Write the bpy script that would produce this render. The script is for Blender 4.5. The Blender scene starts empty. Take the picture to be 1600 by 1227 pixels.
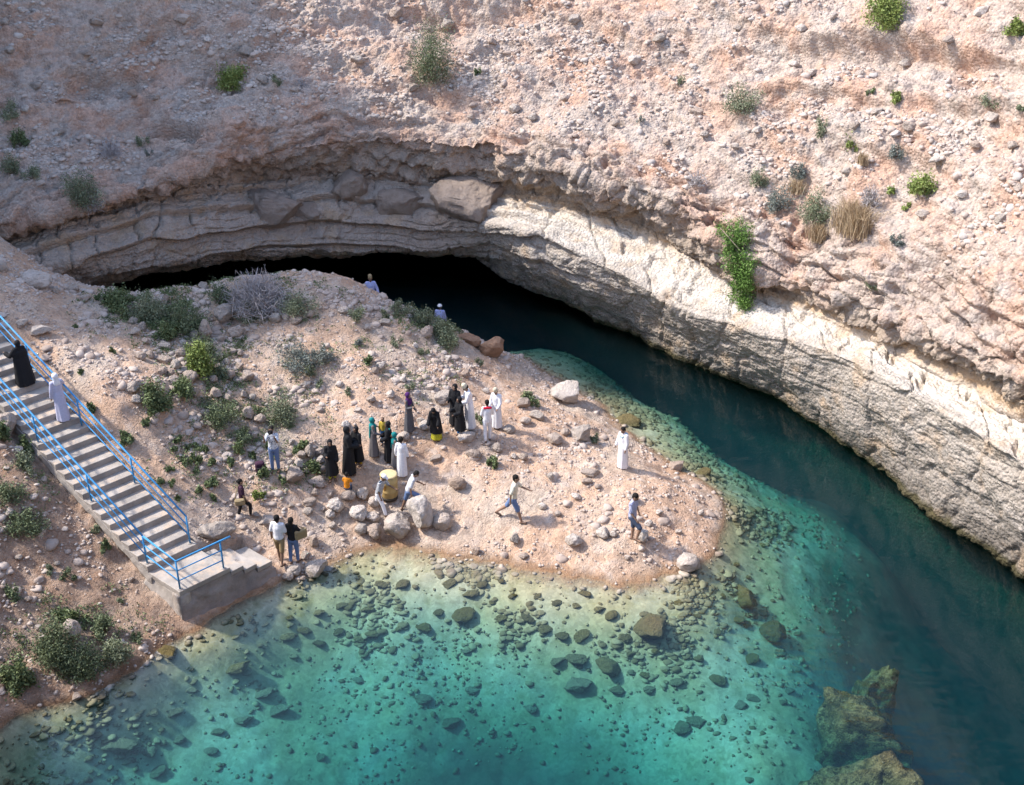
import bpy, bmesh, math, random
import numpy as np
from mathutils import Vector, Matrix
random.seed(7); RNG = np.random.default_rng(11)
scene = bpy.context.scene
C = scene.collection
# ------------------------------------------------------------------ camera
FPX, CAMH, PITCH = 1900.0, 23.0, math.radians(29.0)     # focal length in pixels of a 1600 wide frame
cp, sp = math.cos(PITCH), math.sin(PITCH)
cam_d = bpy.data.cameras.new('camera'); cam = bpy.data.objects.new('camera', cam_d); C.objects.link(cam)
cam.location = (0, 0, CAMH); cam.rotation_euler = (math.radians(90) - PITCH, 0, 0)
cam_d.sensor_width = 36.0; cam_d.lens = 36.0 * FPX / 1600.0; cam_d.clip_end = 500.0; cam_d.clip_start = 0.1
scene.camera = cam
# ------------------------------------------------------------------ light
SUN_EL, SUN_AZ = math.radians(47.0), math.radians(-84.0)   # azimuth clockwise from +Y (north); -90 is from the left
world = bpy.data.worlds.new('World'); scene.world = world; world.use_nodes = True
wn = world.node_tree; wn.nodes.clear()
sky = wn.nodes.new('ShaderNodeTexSky'); sky.sky_type = 'NISHITA'; sky.sun_disc = False
sky.sun_elevation = SUN_EL; sky.sun_rotation = SUN_AZ; sky.air_density = 1.0; sky.dust_density = 1.2; sky.ozone_density = 1.0
bgn = wn.nodes.new('ShaderNodeBackground'); bgn.inputs['Strength'].default_value = 0.15
won = wn.nodes.new('ShaderNodeOutputWorld')
wn.links.new(sky.outputs[0], bgn.inputs[0]); wn.links.new(bgn.outputs[0], won.inputs[0])
sun_d = bpy.data.lights.new('sun', 'SUN'); sun = bpy.data.objects.new('sun', sun_d); C.objects.link(sun)
sun_d.energy = 2.05; sun_d.angle = math.radians(3.2); sun_d.color = (1.0, 0.94, 0.86)
sd = Vector((math.sin(SUN_AZ) * math.cos(SUN_EL), math.cos(SUN_AZ) * math.cos(SUN_EL), math.sin(SUN_EL)))
sun.rotation_euler = (-sd).to_track_quat('-Z', 'Y').to_euler()
vs = scene.view_settings
vs.view_transform = 'Standard'; vs.look = 'None'; vs.gamma = 1.0; vs.exposure = 1.68; vs.use_curve_mapping = False
try:
    scene.cycles.max_bounces = 8; scene.cycles.transparent_max_bounces = 16
    scene.cycles.caustics_reflective = False; scene.cycles.caustics_refractive = False
except Exception: pass

# ------------------------------------------------------------------ pixel <-> world (pixels of the 1600 x 1227 photograph)
def ray(px, py):
    a = (np.asarray(px, float) - 800) / FPX; b = (613.5 - np.asarray(py, float)) / FPX
    return a, cp + b * sp, -sp + b * cp
def at_z(px, py, z):
    a, dy, dz = ray(px, py); t = (z - CAMH) / dz
    return np.stack([a * t, dy * t, CAMH + dz * t], -1)
def at_Y(px, py, Y):
    a, dy, dz = ray(px, py); t = Y / dy
    return np.stack([a * t, dy * t, CAMH + dz * t], -1)
def depth_of(p):
    return p[..., 1] * cp - (p[..., 2] - CAMH) * sp
def project(p):
    q1 = p[..., 1]; q2 = p[..., 2] - CAMH
    dep = q1 * cp - q2 * sp
    return 800 + FPX * p[..., 0] / dep, 613.5 - FPX * (q1 * sp + q2 * cp) / dep

# ------------------------------------------------------------------ noise
def _h(ix, iy, iz, seed):
    n = (ix.astype(np.uint32) * np.uint32(374761393) + iy.astype(np.uint32) * np.uint32(668265263)
         + iz.astype(np.uint32) * np.uint32(2147483647) + np.uint32((seed * 974634777 + 1013) & 0xffffffff))
    n ^= n >> np.uint32(13); n *= np.uint32(1274126177); n ^= n >> np.uint32(16)
    n *= np.uint32(2246822519); n ^= n >> np.uint32(15)
    return n
def perlin(p, seed=0):
    i = np.floor(p).astype(np.int64); f = (p - i).astype(np.float32)
    u = f * f * f * (f * (f * 6 - 15) + 10)
    out = 0
    for dx in (0, 1):
        for dy in (0, 1):
            for dz in (0, 1):
                n = _h(i[:, 0] + dx, i[:, 1] + dy, i[:, 2] + dz, seed)
                g = ((n & np.uint32(1023)).astype(np.float32) / 511.5 - 1) * (f[:, 0] - dx) \
                    + (((n >> np.uint32(10)) & np.uint32(1023)).astype(np.float32) / 511.5 - 1) * (f[:, 1] - dy) \
                    + (((n >> np.uint32(20)) & np.uint32(1023)).astype(np.float32) / 511.5 - 1) * (f[:, 2] - dz)
                w = (u[:, 0] if dx else 1 - u[:, 0]) * (u[:, 1] if dy else 1 - u[:, 1]) * (u[:, 2] if dz else 1 - u[:, 2])
                out = out + g * w
    return out * 1.4
def fbm(p, scale, octaves=3, seed=0, gain=0.5):
    a, o, s = 1.0, 0, scale
    for k in range(octaves):
        o = o + a * perlin(p * s, seed + k); a *= gain; s *= 2.03
    return o
def worley(p, seed=0):
    i = np.floor(p).astype(np.int64); f = (p - i).astype(np.float32)
    best = np.full(len(p), 9.0, np.float32); second = best.copy()
    for dx in (-1, 0, 1):
        for dy in (-1, 0, 1):
            for dz in (-1, 0, 1):
                n = _h(i[:, 0] + dx, i[:, 1] + dy, i[:, 2] + dz, seed)
                d = (dx + (n & np.uint32(1023)).astype(np.float32) / 1023 - f[:, 0]) ** 2 \
                    + (dy + ((n >> np.uint32(10)) & np.uint32(1023)).astype(np.float32) / 1023 - f[:, 1]) ** 2 \
                    + (dz + ((n >> np.uint32(20)) & np.uint32(1023)).astype(np.float32) / 1023 - f[:, 2]) ** 2
                second = np.minimum(second, np.maximum(best, d)); best = np.minimum(best, d)
    return np.sqrt(best), np.sqrt(second)
def smooth(a, b, x):
    t = np.clip((x - a) / (b - a), 0, 1); return t * t * (3 - 2 * t)
def curve(pts, x):
    """smooth monotone interpolation through (x, y) points, straight beyond the ends"""
    p = np.array(sorted(pts), float); X, Y = p[:, 0], p[:, 1]
    d = np.diff(Y) / np.diff(X); m = np.empty(len(X)); m[0] = d[0]; m[-1] = d[-1]
    for k in range(1, len(X) - 1):
        m[k] = 0 if d[k - 1] * d[k] <= 0 else 2 * d[k - 1] * d[k] / (d[k - 1] + d[k])
    x = np.asarray(x, float); k = np.clip(np.searchsorted(X, x) - 1, 0, len(X) - 2)
    h = X[k + 1] - X[k]; t = (x - X[k]) / h; tc = np.clip(t, 0, 1)
    y = (2 * tc**3 - 3 * tc**2 + 1) * Y[k] + (tc**3 - 2 * tc**2 + tc) * h * m[k] + (-2 * tc**3 + 3 * tc**2) * Y[k + 1] + (tc**3 - tc**2) * h * m[k + 1]
    return y + np.where(t < 0, t * h * m[0], 0) + np.where(t > 1, (t - 1) * h * m[-1], 0)

# ------------------------------------------------------------------ object helpers
def mesh_from(name, verts, faces, smooth_shade=True):
    """numpy verts (n,3) and faces: array of (m,3|4) or list of tuples"""
    me = bpy.data.meshes.new(name)
    verts = np.asarray(verts, np.float32)
    if isinstance(faces, np.ndarray):
        k = faces.shape[1]; m = len(faces)
        me.vertices.add(len(verts)); me.vertices.foreach_set('co', verts.ravel())
        me.loops.add(m * k); me.loops.foreach_set('vertex_index', faces.astype(np.int32).ravel())
        me.polygons.add(m); me.polygons.foreach_set('loop_start', np.arange(0, m * k, k, dtype=np.int32))
        me.update(calc_edges=True)
    else:
        me.from_pydata(verts.tolist(), [], [tuple(f) for f in faces])
    if smooth_shade:
        me.polygons.foreach_set('use_smooth', np.ones(len(me.polygons), bool))
    me.update()
    return me
def obj(name, me, mat=None, parent=None):
    o = bpy.data.objects.new(name, me); C.objects.link(o)
    if mat is not None and me is not None and not me.materials: me.materials.append(mat)
    if parent is not None: o.parent = parent
    return o
def tag(o, label=None, cat=None, group=None, kind=None):
    if label: o['label'] = label
    if cat: o['category'] = cat
    if group: o['group'] = group
    if kind: o['kind'] = kind
    return o
def empty(name, loc=(0, 0, 0), rz=0.0):
    e = bpy.data.objects.new(name, None); C.objects.link(e); e.location = loc; e.rotation_euler = (0, 0, rz)
    e.empty_display_size = 0.2
    return e
def attr(me, name, data):
    a = me.attributes.new(name, 'FLOAT', 'POINT'); a.data.foreach_set('value', np.asarray(data, np.float32))

# ------------------------------------------------------------------ material helpers
class NT:
    def __init__(s, name):
        s.m = bpy.data.materials.new(name); s.m.use_nodes = True; s.t = s.m.node_tree; s.t.nodes.clear()
        s.out = s.n('ShaderNodeOutputMaterial'); s.b = s.n('ShaderNodeBsdfPrincipled')
        s.t.links.new(s.b.outputs[0], s.out.inputs[0]); s.b.inputs['Roughness'].default_value = 0.9
        s.b.inputs['Specular IOR Level'].default_value = 0.25
        s.pos = s.n('ShaderNodeNewGeometry').outputs['Position']
    def n(s, t, **kw):
        x = s.t.nodes.new(t)
        for k, v in kw.items(): setattr(x, k, v)
        return x
    def l(s, a, b): s.t.links.new(a, b)
    def set(s, sock, v):
        if hasattr(v, 'is_output'): s.l(v, sock)
        else: sock.default_value = v if not (isinstance(v, tuple) and len(v) == 3 and sock.type == 'RGBA') else (*v, 1)
    def mix(s, f, a, b, mode='MIX'):
        x = s.n('ShaderNodeMix', data_type='RGBA', blend_type=mode)
        s.set(x.inputs[0], f); s.set(x.inputs[6], a); s.set(x.inputs[7], b); return x.outputs[2]
    def noise(s, scale, detail=4, rough=0.55, vec=None, dist=0.0):
        x = s.n('ShaderNodeTexNoise'); x.inputs['Scale'].default_value = scale; x.inputs['Detail'].default_value = detail
        x.inputs['Roughness'].default_value = rough; x.inputs['Distortion'].default_value = dist
        s.l(vec if vec is not None else s.pos, x.inputs['Vector']); return x.outputs['Fac']
    def voro(s, scale, feature='F1', vec=None, out='Distance', rnd=1.0):
        x = s.n('ShaderNodeTexVoronoi', feature=feature); x.inputs['Scale'].default_value = scale; x.inputs['Randomness'].default_value = rnd
        s.l(vec if vec is not None else s.pos, x.inputs['Vector']); return x.outputs[out]
    def ramp(s, fac, stops, interp='LINEAR'):
        x = s.n('ShaderNodeValToRGB'); r = x.color_ramp; r.interpolation = interp
        while len(r.elements) < len(stops): r.elements.new(0.5)
        for e, (p, c) in zip(r.elements, stops):
            e.position = p; e.color = (*c, 1) if isinstance(c, tuple) else (c, c, c, 1)
        s.l(fac, x.inputs[0]); return x.outputs[0]
    def math(s, op, a, b=0.0, clamp=False):
        x = s.n('ShaderNodeMath', operation=op); x.use_clamp = clamp; s.set(x.inputs[0], a); s.set(x.inputs[1], b); return x.outputs[0]
    def maprange(s, v, a, b, c=0.0, d=1.0):
        x = s.n('ShaderNodeMapRange'); s.set(x.inputs[0], v); x.inputs[1].default_value = a; x.inputs[2].default_value = b
        x.inputs[3].default_value = c; x.inputs[4].default_value = d; return x.outputs[0]
    def attr(s, name):
        x = s.n('ShaderNodeAttribute'); x.attribute_name = name; return x.outputs['Fac']
    def sep(s, v):
        x = s.n('ShaderNodeSeparateXYZ'); s.l(v, x.inputs[0]); return x.outputs
    def scalevec(s, v, sc):
        x = s.n('ShaderNodeMapping'); x.inputs['Scale'].default_value = sc; s.l(v, x.inputs['Vector']); return x.outputs[0]
    def bump(s, h, strength, dist, prev=None):
        x = s.n('ShaderNodeBump'); x.inputs['Strength'].default_value = strength; x.inputs['Distance'].default_value = dist
        s.l(h, x.inputs['Height'])
        if prev is not None: s.l(prev, x.inputs['Normal'])
        return x.outputs[0]
    def done(s, col=None, rough=None, nrm=None):
        if col is not None: s.set(s.b.inputs['Base Color'], col)
        if rough is not None: s.set(s.b.inputs['Roughness'], rough)
        if nrm is not None: s.l(nrm, s.b.inputs['Normal'])
        return s.m
# ------------------------------------------------------------------ materials of the setting
def mat_cliff():
    t = NT('layered_limestone'); lev = t.attr('lev')
    n1 = t.noise(0.55, 3); n2 = t.noise(2.6, 4, 0.65); n3 = t.noise(11.0, 4, 0.75)
    strat = t.noise(1.0, 3, 0.6, t.scalevec(t.pos, (0.35, 0.35, 5.0)))
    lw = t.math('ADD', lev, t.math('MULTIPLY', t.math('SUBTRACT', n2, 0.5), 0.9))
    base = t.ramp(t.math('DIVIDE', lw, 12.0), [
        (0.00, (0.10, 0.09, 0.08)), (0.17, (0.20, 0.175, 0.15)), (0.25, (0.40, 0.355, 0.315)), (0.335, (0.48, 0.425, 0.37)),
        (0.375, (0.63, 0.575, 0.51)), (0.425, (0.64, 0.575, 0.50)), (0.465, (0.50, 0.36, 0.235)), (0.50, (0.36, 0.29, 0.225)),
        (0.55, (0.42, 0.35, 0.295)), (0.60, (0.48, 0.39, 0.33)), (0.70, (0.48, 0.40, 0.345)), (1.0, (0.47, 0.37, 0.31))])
    base = t.mix(t.math('MULTIPLY', t.attr('tan'), t.math('SUBTRACT', 0.75, t.math('MULTIPLY', t.maprange(lev, 6.0, 7.0), 0.75))), base, (0.40, 0.315, 0.26))
    # rock layers tinted along the bedding
    base = t.mix(t.math('MULTIPLY', t.ramp(strat, [(0.35, 0.0), (0.65, 1.0)]), 0.35), base, t.mix(1.0, base, (0.78, 0.70, 0.60), 'MULTIPLY'))
    ochre = t.math('MULTIPLY', t.ramp(t.noise(0.9, 2, 0.6), [(0.52, 0.0), (0.66, 1.0)]), t.math('SUBTRACT', 1.0, t.maprange(lev, 6.2, 7.0)))
    base = t.mix(t.math('MULTIPLY', ochre, 0.5), base, (0.45, 0.31, 0.19))
    slope = t.maprange(lev, 6.3, 7.1)
    soil = t.ramp(n1, [(0.42, 0.0), (0.62, 1.0)])
    base = t.mix(t.math('MULTIPLY', t.math('MULTIPLY', soil, slope), 0.75), base, (0.49, 0.30, 0.21))
    grey = t.ramp(t.noise(0.8, 3, 0.65, t.scalevec(t.pos, (1, 1, 1.7))), [(0.5, 0.0), (0.68, 1.0)])
    base = t.mix(t.math('MULTIPLY', t.math('MULTIPLY', grey, slope), 0.6), base, (0.43, 0.39, 0.355))
    # pebbles each with a tone of their own
    vc = t.voro(9.0, out='Color'); vf = t.sep(vc)[0]
    base = t.mix(t.math('MULTIPLY', slope, 0.45), base, t.mix(1.0, base, t.ramp(vf, [(0.0, (0.62, 0.60, 0.60)), (0.5, (0.98, 0.95, 0.93)), (1.0, (1.25, 1.22, 1.2))]), 'MULTIPLY'))
    # black lichen and solution pits on the old rock
    pit = t.math('MULTIPLY', t.ramp(n3, [(0.56, 0.0), (0.68, 1.0)]), t.ramp(t.noise(1.1, 2), [(0.38, 0.0), (0.6, 1.0)]))
    base = t.mix(t.math('MULTIPLY', pit, t.math('SUBTRACT', 0.75, t.math('MULTIPLY', slope, 0.55))), base, (0.13, 0.11, 0.095))
    z = t.sep(t.pos)[2]
    weed = t.math('MULTIPLY', t.maprange(t.math('ADD', z, t.math('MULTIPLY', t.math('SUBTRACT', n2, 0.5), 0.5)), 0.42, 0.2), 0.9)
    base = t.mix(weed, base, (0.07, 0.06, 0.025))
    base = t.mix(0.5, base, t.mix(1.0, base, t.ramp(n2, [(0.3, (0.72, 0.71, 0.70)), (0.7, (1.2, 1.19, 1.18))]), 'MULTIPLY'))
    b = t.bump(n3, 0.8, 0.05)
    b = t.bump(t.noise(34.0, 2, 0.7), 0.8, 0.03, b)
    b = t.bump(t.math('SUBTRACT', 1.0, t.voro(9.0)), 0.8, 0.07, b)
    b = t.bump(strat, 0.3, 0.08, b)
    return t.done(base, 0.92, b)
def mat_ground():
    t = NT('gravelly_soil'); n1 = t.noise(0.45, 3); n2 = t.noise(2.2, 4, 0.65); n3 = t.noise(9.0, 4, 0.75)
    xyz = t.sep(t.pos); z = xyz[2]
    soil = t.mix(t.ramp(n1, [(0.34, 0.0), (0.56, 1.0)]), (0.49, 0.395, 0.315), (0.515, 0.345, 0.24))
    soil = t.mix(t.ramp(n2, [(0.5, 0.0), (0.72, 1.0)]), soil, (0.54, 0.44, 0.37))
    soil = t.mix(t.math('MULTIPLY', t.attr('brown'), 0.92), soil, t.mix(t.ramp(n2, [(0.35, 0.0), (0.65, 1.0)]), (0.25, 0.15, 0.098), (0.36, 0.255, 0.19)))
    wp = t.n('ShaderNodeVectorMath', operation='ADD'); nv = t.n('ShaderNodeTexNoise'); nv.inputs['Scale'].default_value = 3.0; nv.inputs['Detail'].default_value = 2.0; t.l(t.pos, nv.inputs['Vector']); sv = t.n('ShaderNodeVectorMath', operation='SCALE'); t.l(nv.outputs['Color'], sv.inputs[0]); sv.inputs['Scale'].default_value = 0.35; t.l(t.pos, wp.inputs[0]); t.l(sv.outputs[0], wp.inputs[1]); wpos = wp.outputs[0]
    vc = t.sep(t.voro(10.0, out='Color', vec=wpos))[0]
    soil = t.mix(0.42, soil, t.mix(1.0, soil, t.ramp(vc, [(0.0, (0.58, 0.56, 0.55)), (0.5, (0.97, 0.95, 0.93)), (1.0, (1.3, 1.28, 1.26))]), 'MULTIPLY'))
    humus = t.math('MULTIPLY', t.attr('green'), t.ramp(n3, [(0.36, 0.0), (0.6, 1.0)]))
    soil = t.mix(t.math('MULTIPLY', humus, 0.55), soil, (0.20, 0.185, 0.14))
    sand = t.mix(t.ramp(n1, [(0.4, 0.0), (0.6, 1.0)]), (0.42, 0.34, 0.19), (0.46, 0.40, 0.27))
    sand = t.mix(t.math('MULTIPLY', t.ramp(n2, [(0.5, 0.0), (0.66, 1.0)]), 0.55), sand, (0.25, 0.215, 0.10))
    sand = t.mix(0.45, sand, t.mix(1.0, sand, t.ramp(vc, [(0.0, (0.62, 0.62, 0.58)), (0.6, (1, 1, 1)), (1.0, (1.3, 1.3, 1.3))]), 'MULTIPLY'))
    weed = t.math('MULTIPLY', t.maprange(t.math('ADD', z, t.math('MULTIPLY', t.math('SUBTRACT', t.noise(0.35, 4), 0.5), 4.0)), -2.0, -4.0), 0.94)  # weed colour grows with depth: deep water's darkness put into the bed colour
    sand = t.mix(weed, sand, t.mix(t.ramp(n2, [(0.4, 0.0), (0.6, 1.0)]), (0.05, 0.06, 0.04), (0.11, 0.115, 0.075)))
    zz = t.math('ADD', z, t.math('MULTIPLY', t.math('SUBTRACT', n3, 0.5), 0.12))
    col = t.mix(t.maprange(zz, 0.16, 0.02), soil, t.mix(1.0, soil, (0.52, 0.45, 0.36), 'MULTIPLY'))
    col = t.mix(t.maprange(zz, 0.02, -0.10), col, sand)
    dry = t.maprange(z, -0.15, 0.05, 0.10, 1.0)
    b = t.bump(t.math('MULTIPLY', n3, dry), 0.9, 0.09)
    b = t.bump(t.math('MULTIPLY', t.voro(10.0, vec=wpos), t.math('MULTIPLY', dry, -1.0)), 0.38, 0.06, b)
    b = t.bump(t.math('MULTIPLY', t.voro(24.0), t.math('MULTIPLY', dry, -1.0)), 0.5, 0.025, b)
    b = t.bump(t.noise(40.0, 2, 0.7), 0.6, 0.02, b)
    return t.done(col, 0.93, b)
def mat_water():
    t = NT('clear_turquoise_water'); t.t.nodes.remove(t.b)
    w = t.noise(1.3, 3, 0.5, t.scalevec(t.pos, (1.0, 2.2, 1.0)), 0.4)
    w2 = t.noise(7.0, 3, 0.5, t.scalevec(t.pos, (1.0, 1.8, 1.0)), 0.6)
    b = t.bump(w, 0.07, 0.25); b = t.bump(w2, 0.03, 0.05, b)
    fr = t.n('ShaderNodeFresnel'); fr.inputs['IOR'].default_value = 1.333; t.l(b, fr.inputs['Normal'])
    gl = t.n('ShaderNodeBsdfGlossy'); gl.inputs['Roughness'].default_value = 0.03; gl.inputs['Color'].default_value = (1, 1, 1, 1); t.l(b, gl.inputs['Normal'])
    tr = t.n('ShaderNodeBsdfTransparent')
    mx = t.n('ShaderNodeMixShader'); t.l(fr.outputs[0], mx.inputs[0]); t.l(tr.outputs[0], mx.inputs[1]); t.l(gl.outputs[0], mx.inputs[2])
    t.l(mx.outputs[0], t.out.inputs['Surface'])
    va = t.n('ShaderNodeVolumeAbsorption'); va.inputs['Color'].default_value = (0.10, 0.765, 0.825, 1); va.inputs['Density'].default_value = 0.50
    sc_ = t.n('ShaderNodeVolumeScatter'); sc_.inputs['Color'].default_value = (0.35, 0.85, 1.0, 1); sc_.inputs['Density'].default_value = 0.017
    ad = t.n('ShaderNodeAddShader'); t.l(va.outputs[0], ad.inputs[0]); t.l(sc_.outputs[0], ad.inputs[1])
    t.l(ad.outputs[0], t.out.inputs['Volume'])
    return t.m
M = {}
M['cliff'] = mat_cliff(); M['ground'] = mat_ground(); M['water'] = mat_water()

# ------------------------------------------------------------------ the ground: slope, spit and pool bed as one height field
CP = []
def cps(*pts):
    for px, py, z in pts: CP.append(at_z(px, py, z))
SHORE = [(0, 1152), (100, 1105), (200, 1060), (240, 1030), (290, 990), (318, 970), (375, 940), (432, 912), (500, 888), (550, 862), (600, 853), (660, 858),
         (740, 872), (820, 884), (880, 897), (950, 912), (1020, 908), (1070, 892), (1112, 860), (1133, 812), (1122, 770), (1085, 745), (1040, 722), (1000, 692),
         (960, 652), (925, 622), (880, 600), (840, 575), (800, 553)]
cps(*[(a, b, 0.0) for a, b in SHORE])
cps((600, 900, -.25), (700, 930, -.4), (800, 955, -.5), (900, 980, -.6), (1000, 990, -.7), (1090, 930, -.4), (1150, 900, -.8), (1190, 980, -1.6), (1165, 840, -.8), (1185, 780, -1.7),
    (1130, 740, -1.2), (1080, 690, -2.6), (1020, 650, -3.0), (950, 595, -3.2), (890, 570, -3.0), (430, 960, -.4), (330, 1010, -.2), (230, 1070, -.3), (500, 930, -.5),
    (1290, 900, -2.5), (1280, 1000, -2.3), (1000, 1080, -1.6), (850, 1050, -1.5), (700, 1050, -2.0), (550, 1030, -1.6), (450, 1060, -1.8), (300, 1100, -1.3), (150, 1150, -.9), (200, 1200, -1.8),
    (650, 1140, -2.5), (700, 1220, -3.3), (1000, 1200, -2.7), (1150, 1130, -1.9), (1200, 1220, -2.2), (400, 1200, -2.3), (50, 1210, -1.2), (850, 1200, -3.3),
    (1400, 900, -4.4), (1380, 1000, -4.0), (1500, 1050, -5.8), (1350, 800, -5.2), (1200, 700, -4.4), (1300, 745, -6.0), (1400, 1150, -4.6), (1550, 1200, -6.6),
    (1130, 655, -5.5), (1060, 620, -6.0), (1000, 590, -6.0), (900, 545, -6.5))
cps((150, 457, 4.4), (60, 428, 5.4), (0, 408, 6.2), (260, 454, 4.5), (350, 437, 4.7), (450, 427, 4.9), (520, 433, 4.6), (580, 463, 3.9), (640, 482, 3.2), (700, 512, 2.4), (760, 537, 1.4),
    (100, 500, 5.2), (40, 470, 6.0), (200, 510, 4.5), (300, 490, 4.0), (400, 480, 4.2), (500, 500, 4.1), (600, 540, 3.3), (700, 580, 2.3), (800, 600, 1.3), (870, 612, .6), (900, 650, .9),
    (640, 670, 2.2), (735, 668, 1.9), (770, 680, 1.6), (560, 720, 1.6), (520, 745, 1.4), (620, 740, 1.2), (430, 735, 1.9), (300, 600, 3.7), (200, 600, 4.6), (300, 700, 2.7), (350, 760, 1.9),
    (380, 810, 1.1), (440, 875, .3), (480, 840, .55), (600, 800, .7), (700, 790, .75), (800, 810, .75), (900, 770, 1.0), (973, 730, 1.0), (1000, 830, .7), (1050, 780, .75), (900, 860, .4), (1080, 830, .45),
    (400, 600, 3.1), (500, 600, 3.0), (500, 680, 2.1), (600, 620, 2.8), (400, 680, 2.4), (680, 640, 2.2), (850, 680, 1.4),
    (0, 700, 4.0), (100, 790, 2.5), (200, 880, 1.2), (150, 950, .8), (0, 900, 1.9), (50, 1010, .8), (0, 1060, .55), (150, 1040, .25), (0, 800, 2.9), (260, 930, .6), (240, 890, .9))
for a, b, z in ((150, 457, 4.4), (260, 454, 4.5), (350, 437, 4.7), (450, 427, 4.9), (520, 433, 4.6), (580, 463, 3.9), (640, 482, 3.2), (700, 512, 2.4), (760, 537, 1.4)):
    q = at_z(a, b, z); CP.append(q + (0.6, 3.0, -2.3)); CP.append(q + (1.2, 7.0, -z - 3.0)); CP.append(q + (1.5, 14, -z - 6))
CP += [np.array(p, float) for p in ((16, 36, -8), (10, 44, -8), (4, 52, -9), (20, 30, -8), (18, 20, -8), (5, 18, -5.5), (-6, 18, -3.5), (-14, 20, 1.5), (-17, 26, 3.5), (-20, 34, 7.5), (-21, 42, 8), (-17, 18, 4), (10, 15, -9), (0, 14, -5))]
CP = np.array(CP)
_m = (CP[:, 2] < 0) & (CP[:, 2] > -2.7); CP[_m, 2] *= np.where(CP[_m, 2] > -1.0, 0.6, 0.85)
def tps_fit(P, z, lam):
    n = len(P); d = np.sqrt(((P[:, None] - P[None]) ** 2).sum(-1)) + 1e-9
    K = d * d * np.log(d) + lam * np.eye(n); A = np.zeros((n + 3, n + 3)); A[:n, :n] = K
    A[:n, n] = 1; A[:n, n + 1:] = P; A[n, :n] = 1; A[n + 1:, :n] = P.T
    return np.linalg.solve(A, np.concatenate([z, np.zeros(3)]))
TW = tps_fit(CP[:, :2], CP[:, 2], 0.6)
def tps_eval(Q):
    out = np.empty(len(Q)); n = len(CP)
    for i in range(0, len(Q), 20000):
        q = Q[i:i + 20000]; d2 = ((q[:, None] - CP[None, :, :2]) ** 2).sum(-1) + 1e-12
        out[i:i + 20000] = (0.5 * d2 * np.log(d2)) @ TW[:n] + TW[n] + q @ TW[n + 1:]
    return out
# stairs, needed to keep the soil below the concrete
RISE = 0.19; STEP = np.array([-0.316, 0.254]); WDIR = np.array([0.7248, 0.6890])
ST0 = np.array([-10.64, 28.65]) - 0.11 * WDIR             # left end of the lowest step's nosing line
ST0 = ST0 - STEP * 0.35; SW = 1.66; SZ0 = 1.41; NSTEP = 27
LZ = 1.20
def stair_uv(x, y):
    """u: steps up the flight, w: metres across"""
    A = np.array([[STEP[0], WDIR[0]], [STEP[1], WDIR[1]]]); Ai = np.linalg.inv(A)
    dx, dy = x - ST0[0], y - ST0[1]
    return Ai[0, 0] * dx + Ai[0, 1] * dy, Ai[1, 0] * dx + Ai[1, 1] * dy
def grid_axis(a, b, c, d, fine, coarse):
    return np.concatenate([np.arange(a, b, coarse), np.arange(b, c, fine), np.arange(c, d + 1e-6, coarse)])
GX = grid_axis(-46, -22, 18.5, 30, 0.085, 0.5); GY = grid_axis(-4, 19.5, 47, 70, 0.085, 0.4)
XX, YY = np.meshgrid(GX, GY, indexing='ij'); Q = np.stack([XX.ravel(), YY.ravel()], -1)
ZB = np.clip(tps_eval(Q), -16.0, 9.0)
xe = -0.44 * (YY.ravel() * cp + (CAMH - 3) * sp)          # left border of the view
rr = xe - 2.4 - Q[:, 0]
near = smooth(4.6, 0.4, Q[:, 1])                          # the near wall under the view point
P3 = np.concatenate([Q, np.zeros((len(Q), 1))], 1)
rimn = perlin(P3 * 0.16, 41) * 2.6 + perlin(P3 * 0.5, 42) * 0.8
far_ = smooth(38, 47, Q[:, 1]); RIMH = 9.0 + 13.5 * smooth(30.0, 40, Q[:, 1]) + 11.5 * far_; rr = rr + 2.0 * far_  # unseen left rim, its heights shaped for the shadow it casts
ZB = ZB + smooth(0, 7.0 - 2.5 * far_, rr + rimn) * (RIMH - ZB + rimn * 0.25)
ZB = ZB * (1 - near) + near * 21.2
rgt = smooth(20.0, 28.0, Q[:, 0] + rimn * 0.5); ZB = ZB * (1 - rgt) + rgt * 22.0 * smooth(58, 40, Q[:, 1]) + rgt * -8 * (1 - smooth(58, 40, Q[:, 1]))
land = smooth(-0.15, 0.5, ZB)
P3[:, 2] = ZB
w1, w2 = worley(P3 * (2.1, 2.1, 2.1), 5); w3, w4 = worley(P3 * (5.2, 5.2, 5.2), 6)
ZB = ZB + fbm(P3, 0.55, 3, 3) * (0.10 + 0.12 * land) + fbm(P3, 2.4, 3, 9) * (0.035 + 0.03 * land) \
     + (0.5 - w1) * (0.012 + 0.088 * land) * smooth(-0.2, 0.3, perlin(P3 * 0.5, 17)) + (0.45 - w3) * (0.012 + 0.026 * land)
# shore kept clean of blobs
su, sw = stair_uv(Q[:, 0], Q[:, 1])
inside = (su > -0.7) & (su < NSTEP) & (sw > -0.12) & (sw < SW + 0.06)
zst = SZ0 + np.floor(np.clip(su, 0, NSTEP)) * RISE
ZB = np.where(inside, np.minimum(ZB, zst - 0.42), ZB)
edge = (su > 0.5) & (su < NSTEP) & (sw >= SW + 0.06) & (sw < SW + 0.8)
tt = (sw - SW - 0.06) / 0.74
ZB = np.where(edge, ZB * tt + (1 - tt) * (SZ0 + su * RISE - 0.16 - 0.06), ZB)
edl = (su > 0.5) & (su < NSTEP) & (sw <= -0.12) & (sw > -0.9)
tl = (-0.12 - sw) / 0.78
ZB = np.where(edl, np.minimum(ZB, ZB * tl + (1 - tl) * (SZ0 + su * RISE - 0.62)), ZB)
lu = su * -np.linalg.norm(STEP)                             # metres in front of the lowest step
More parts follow.
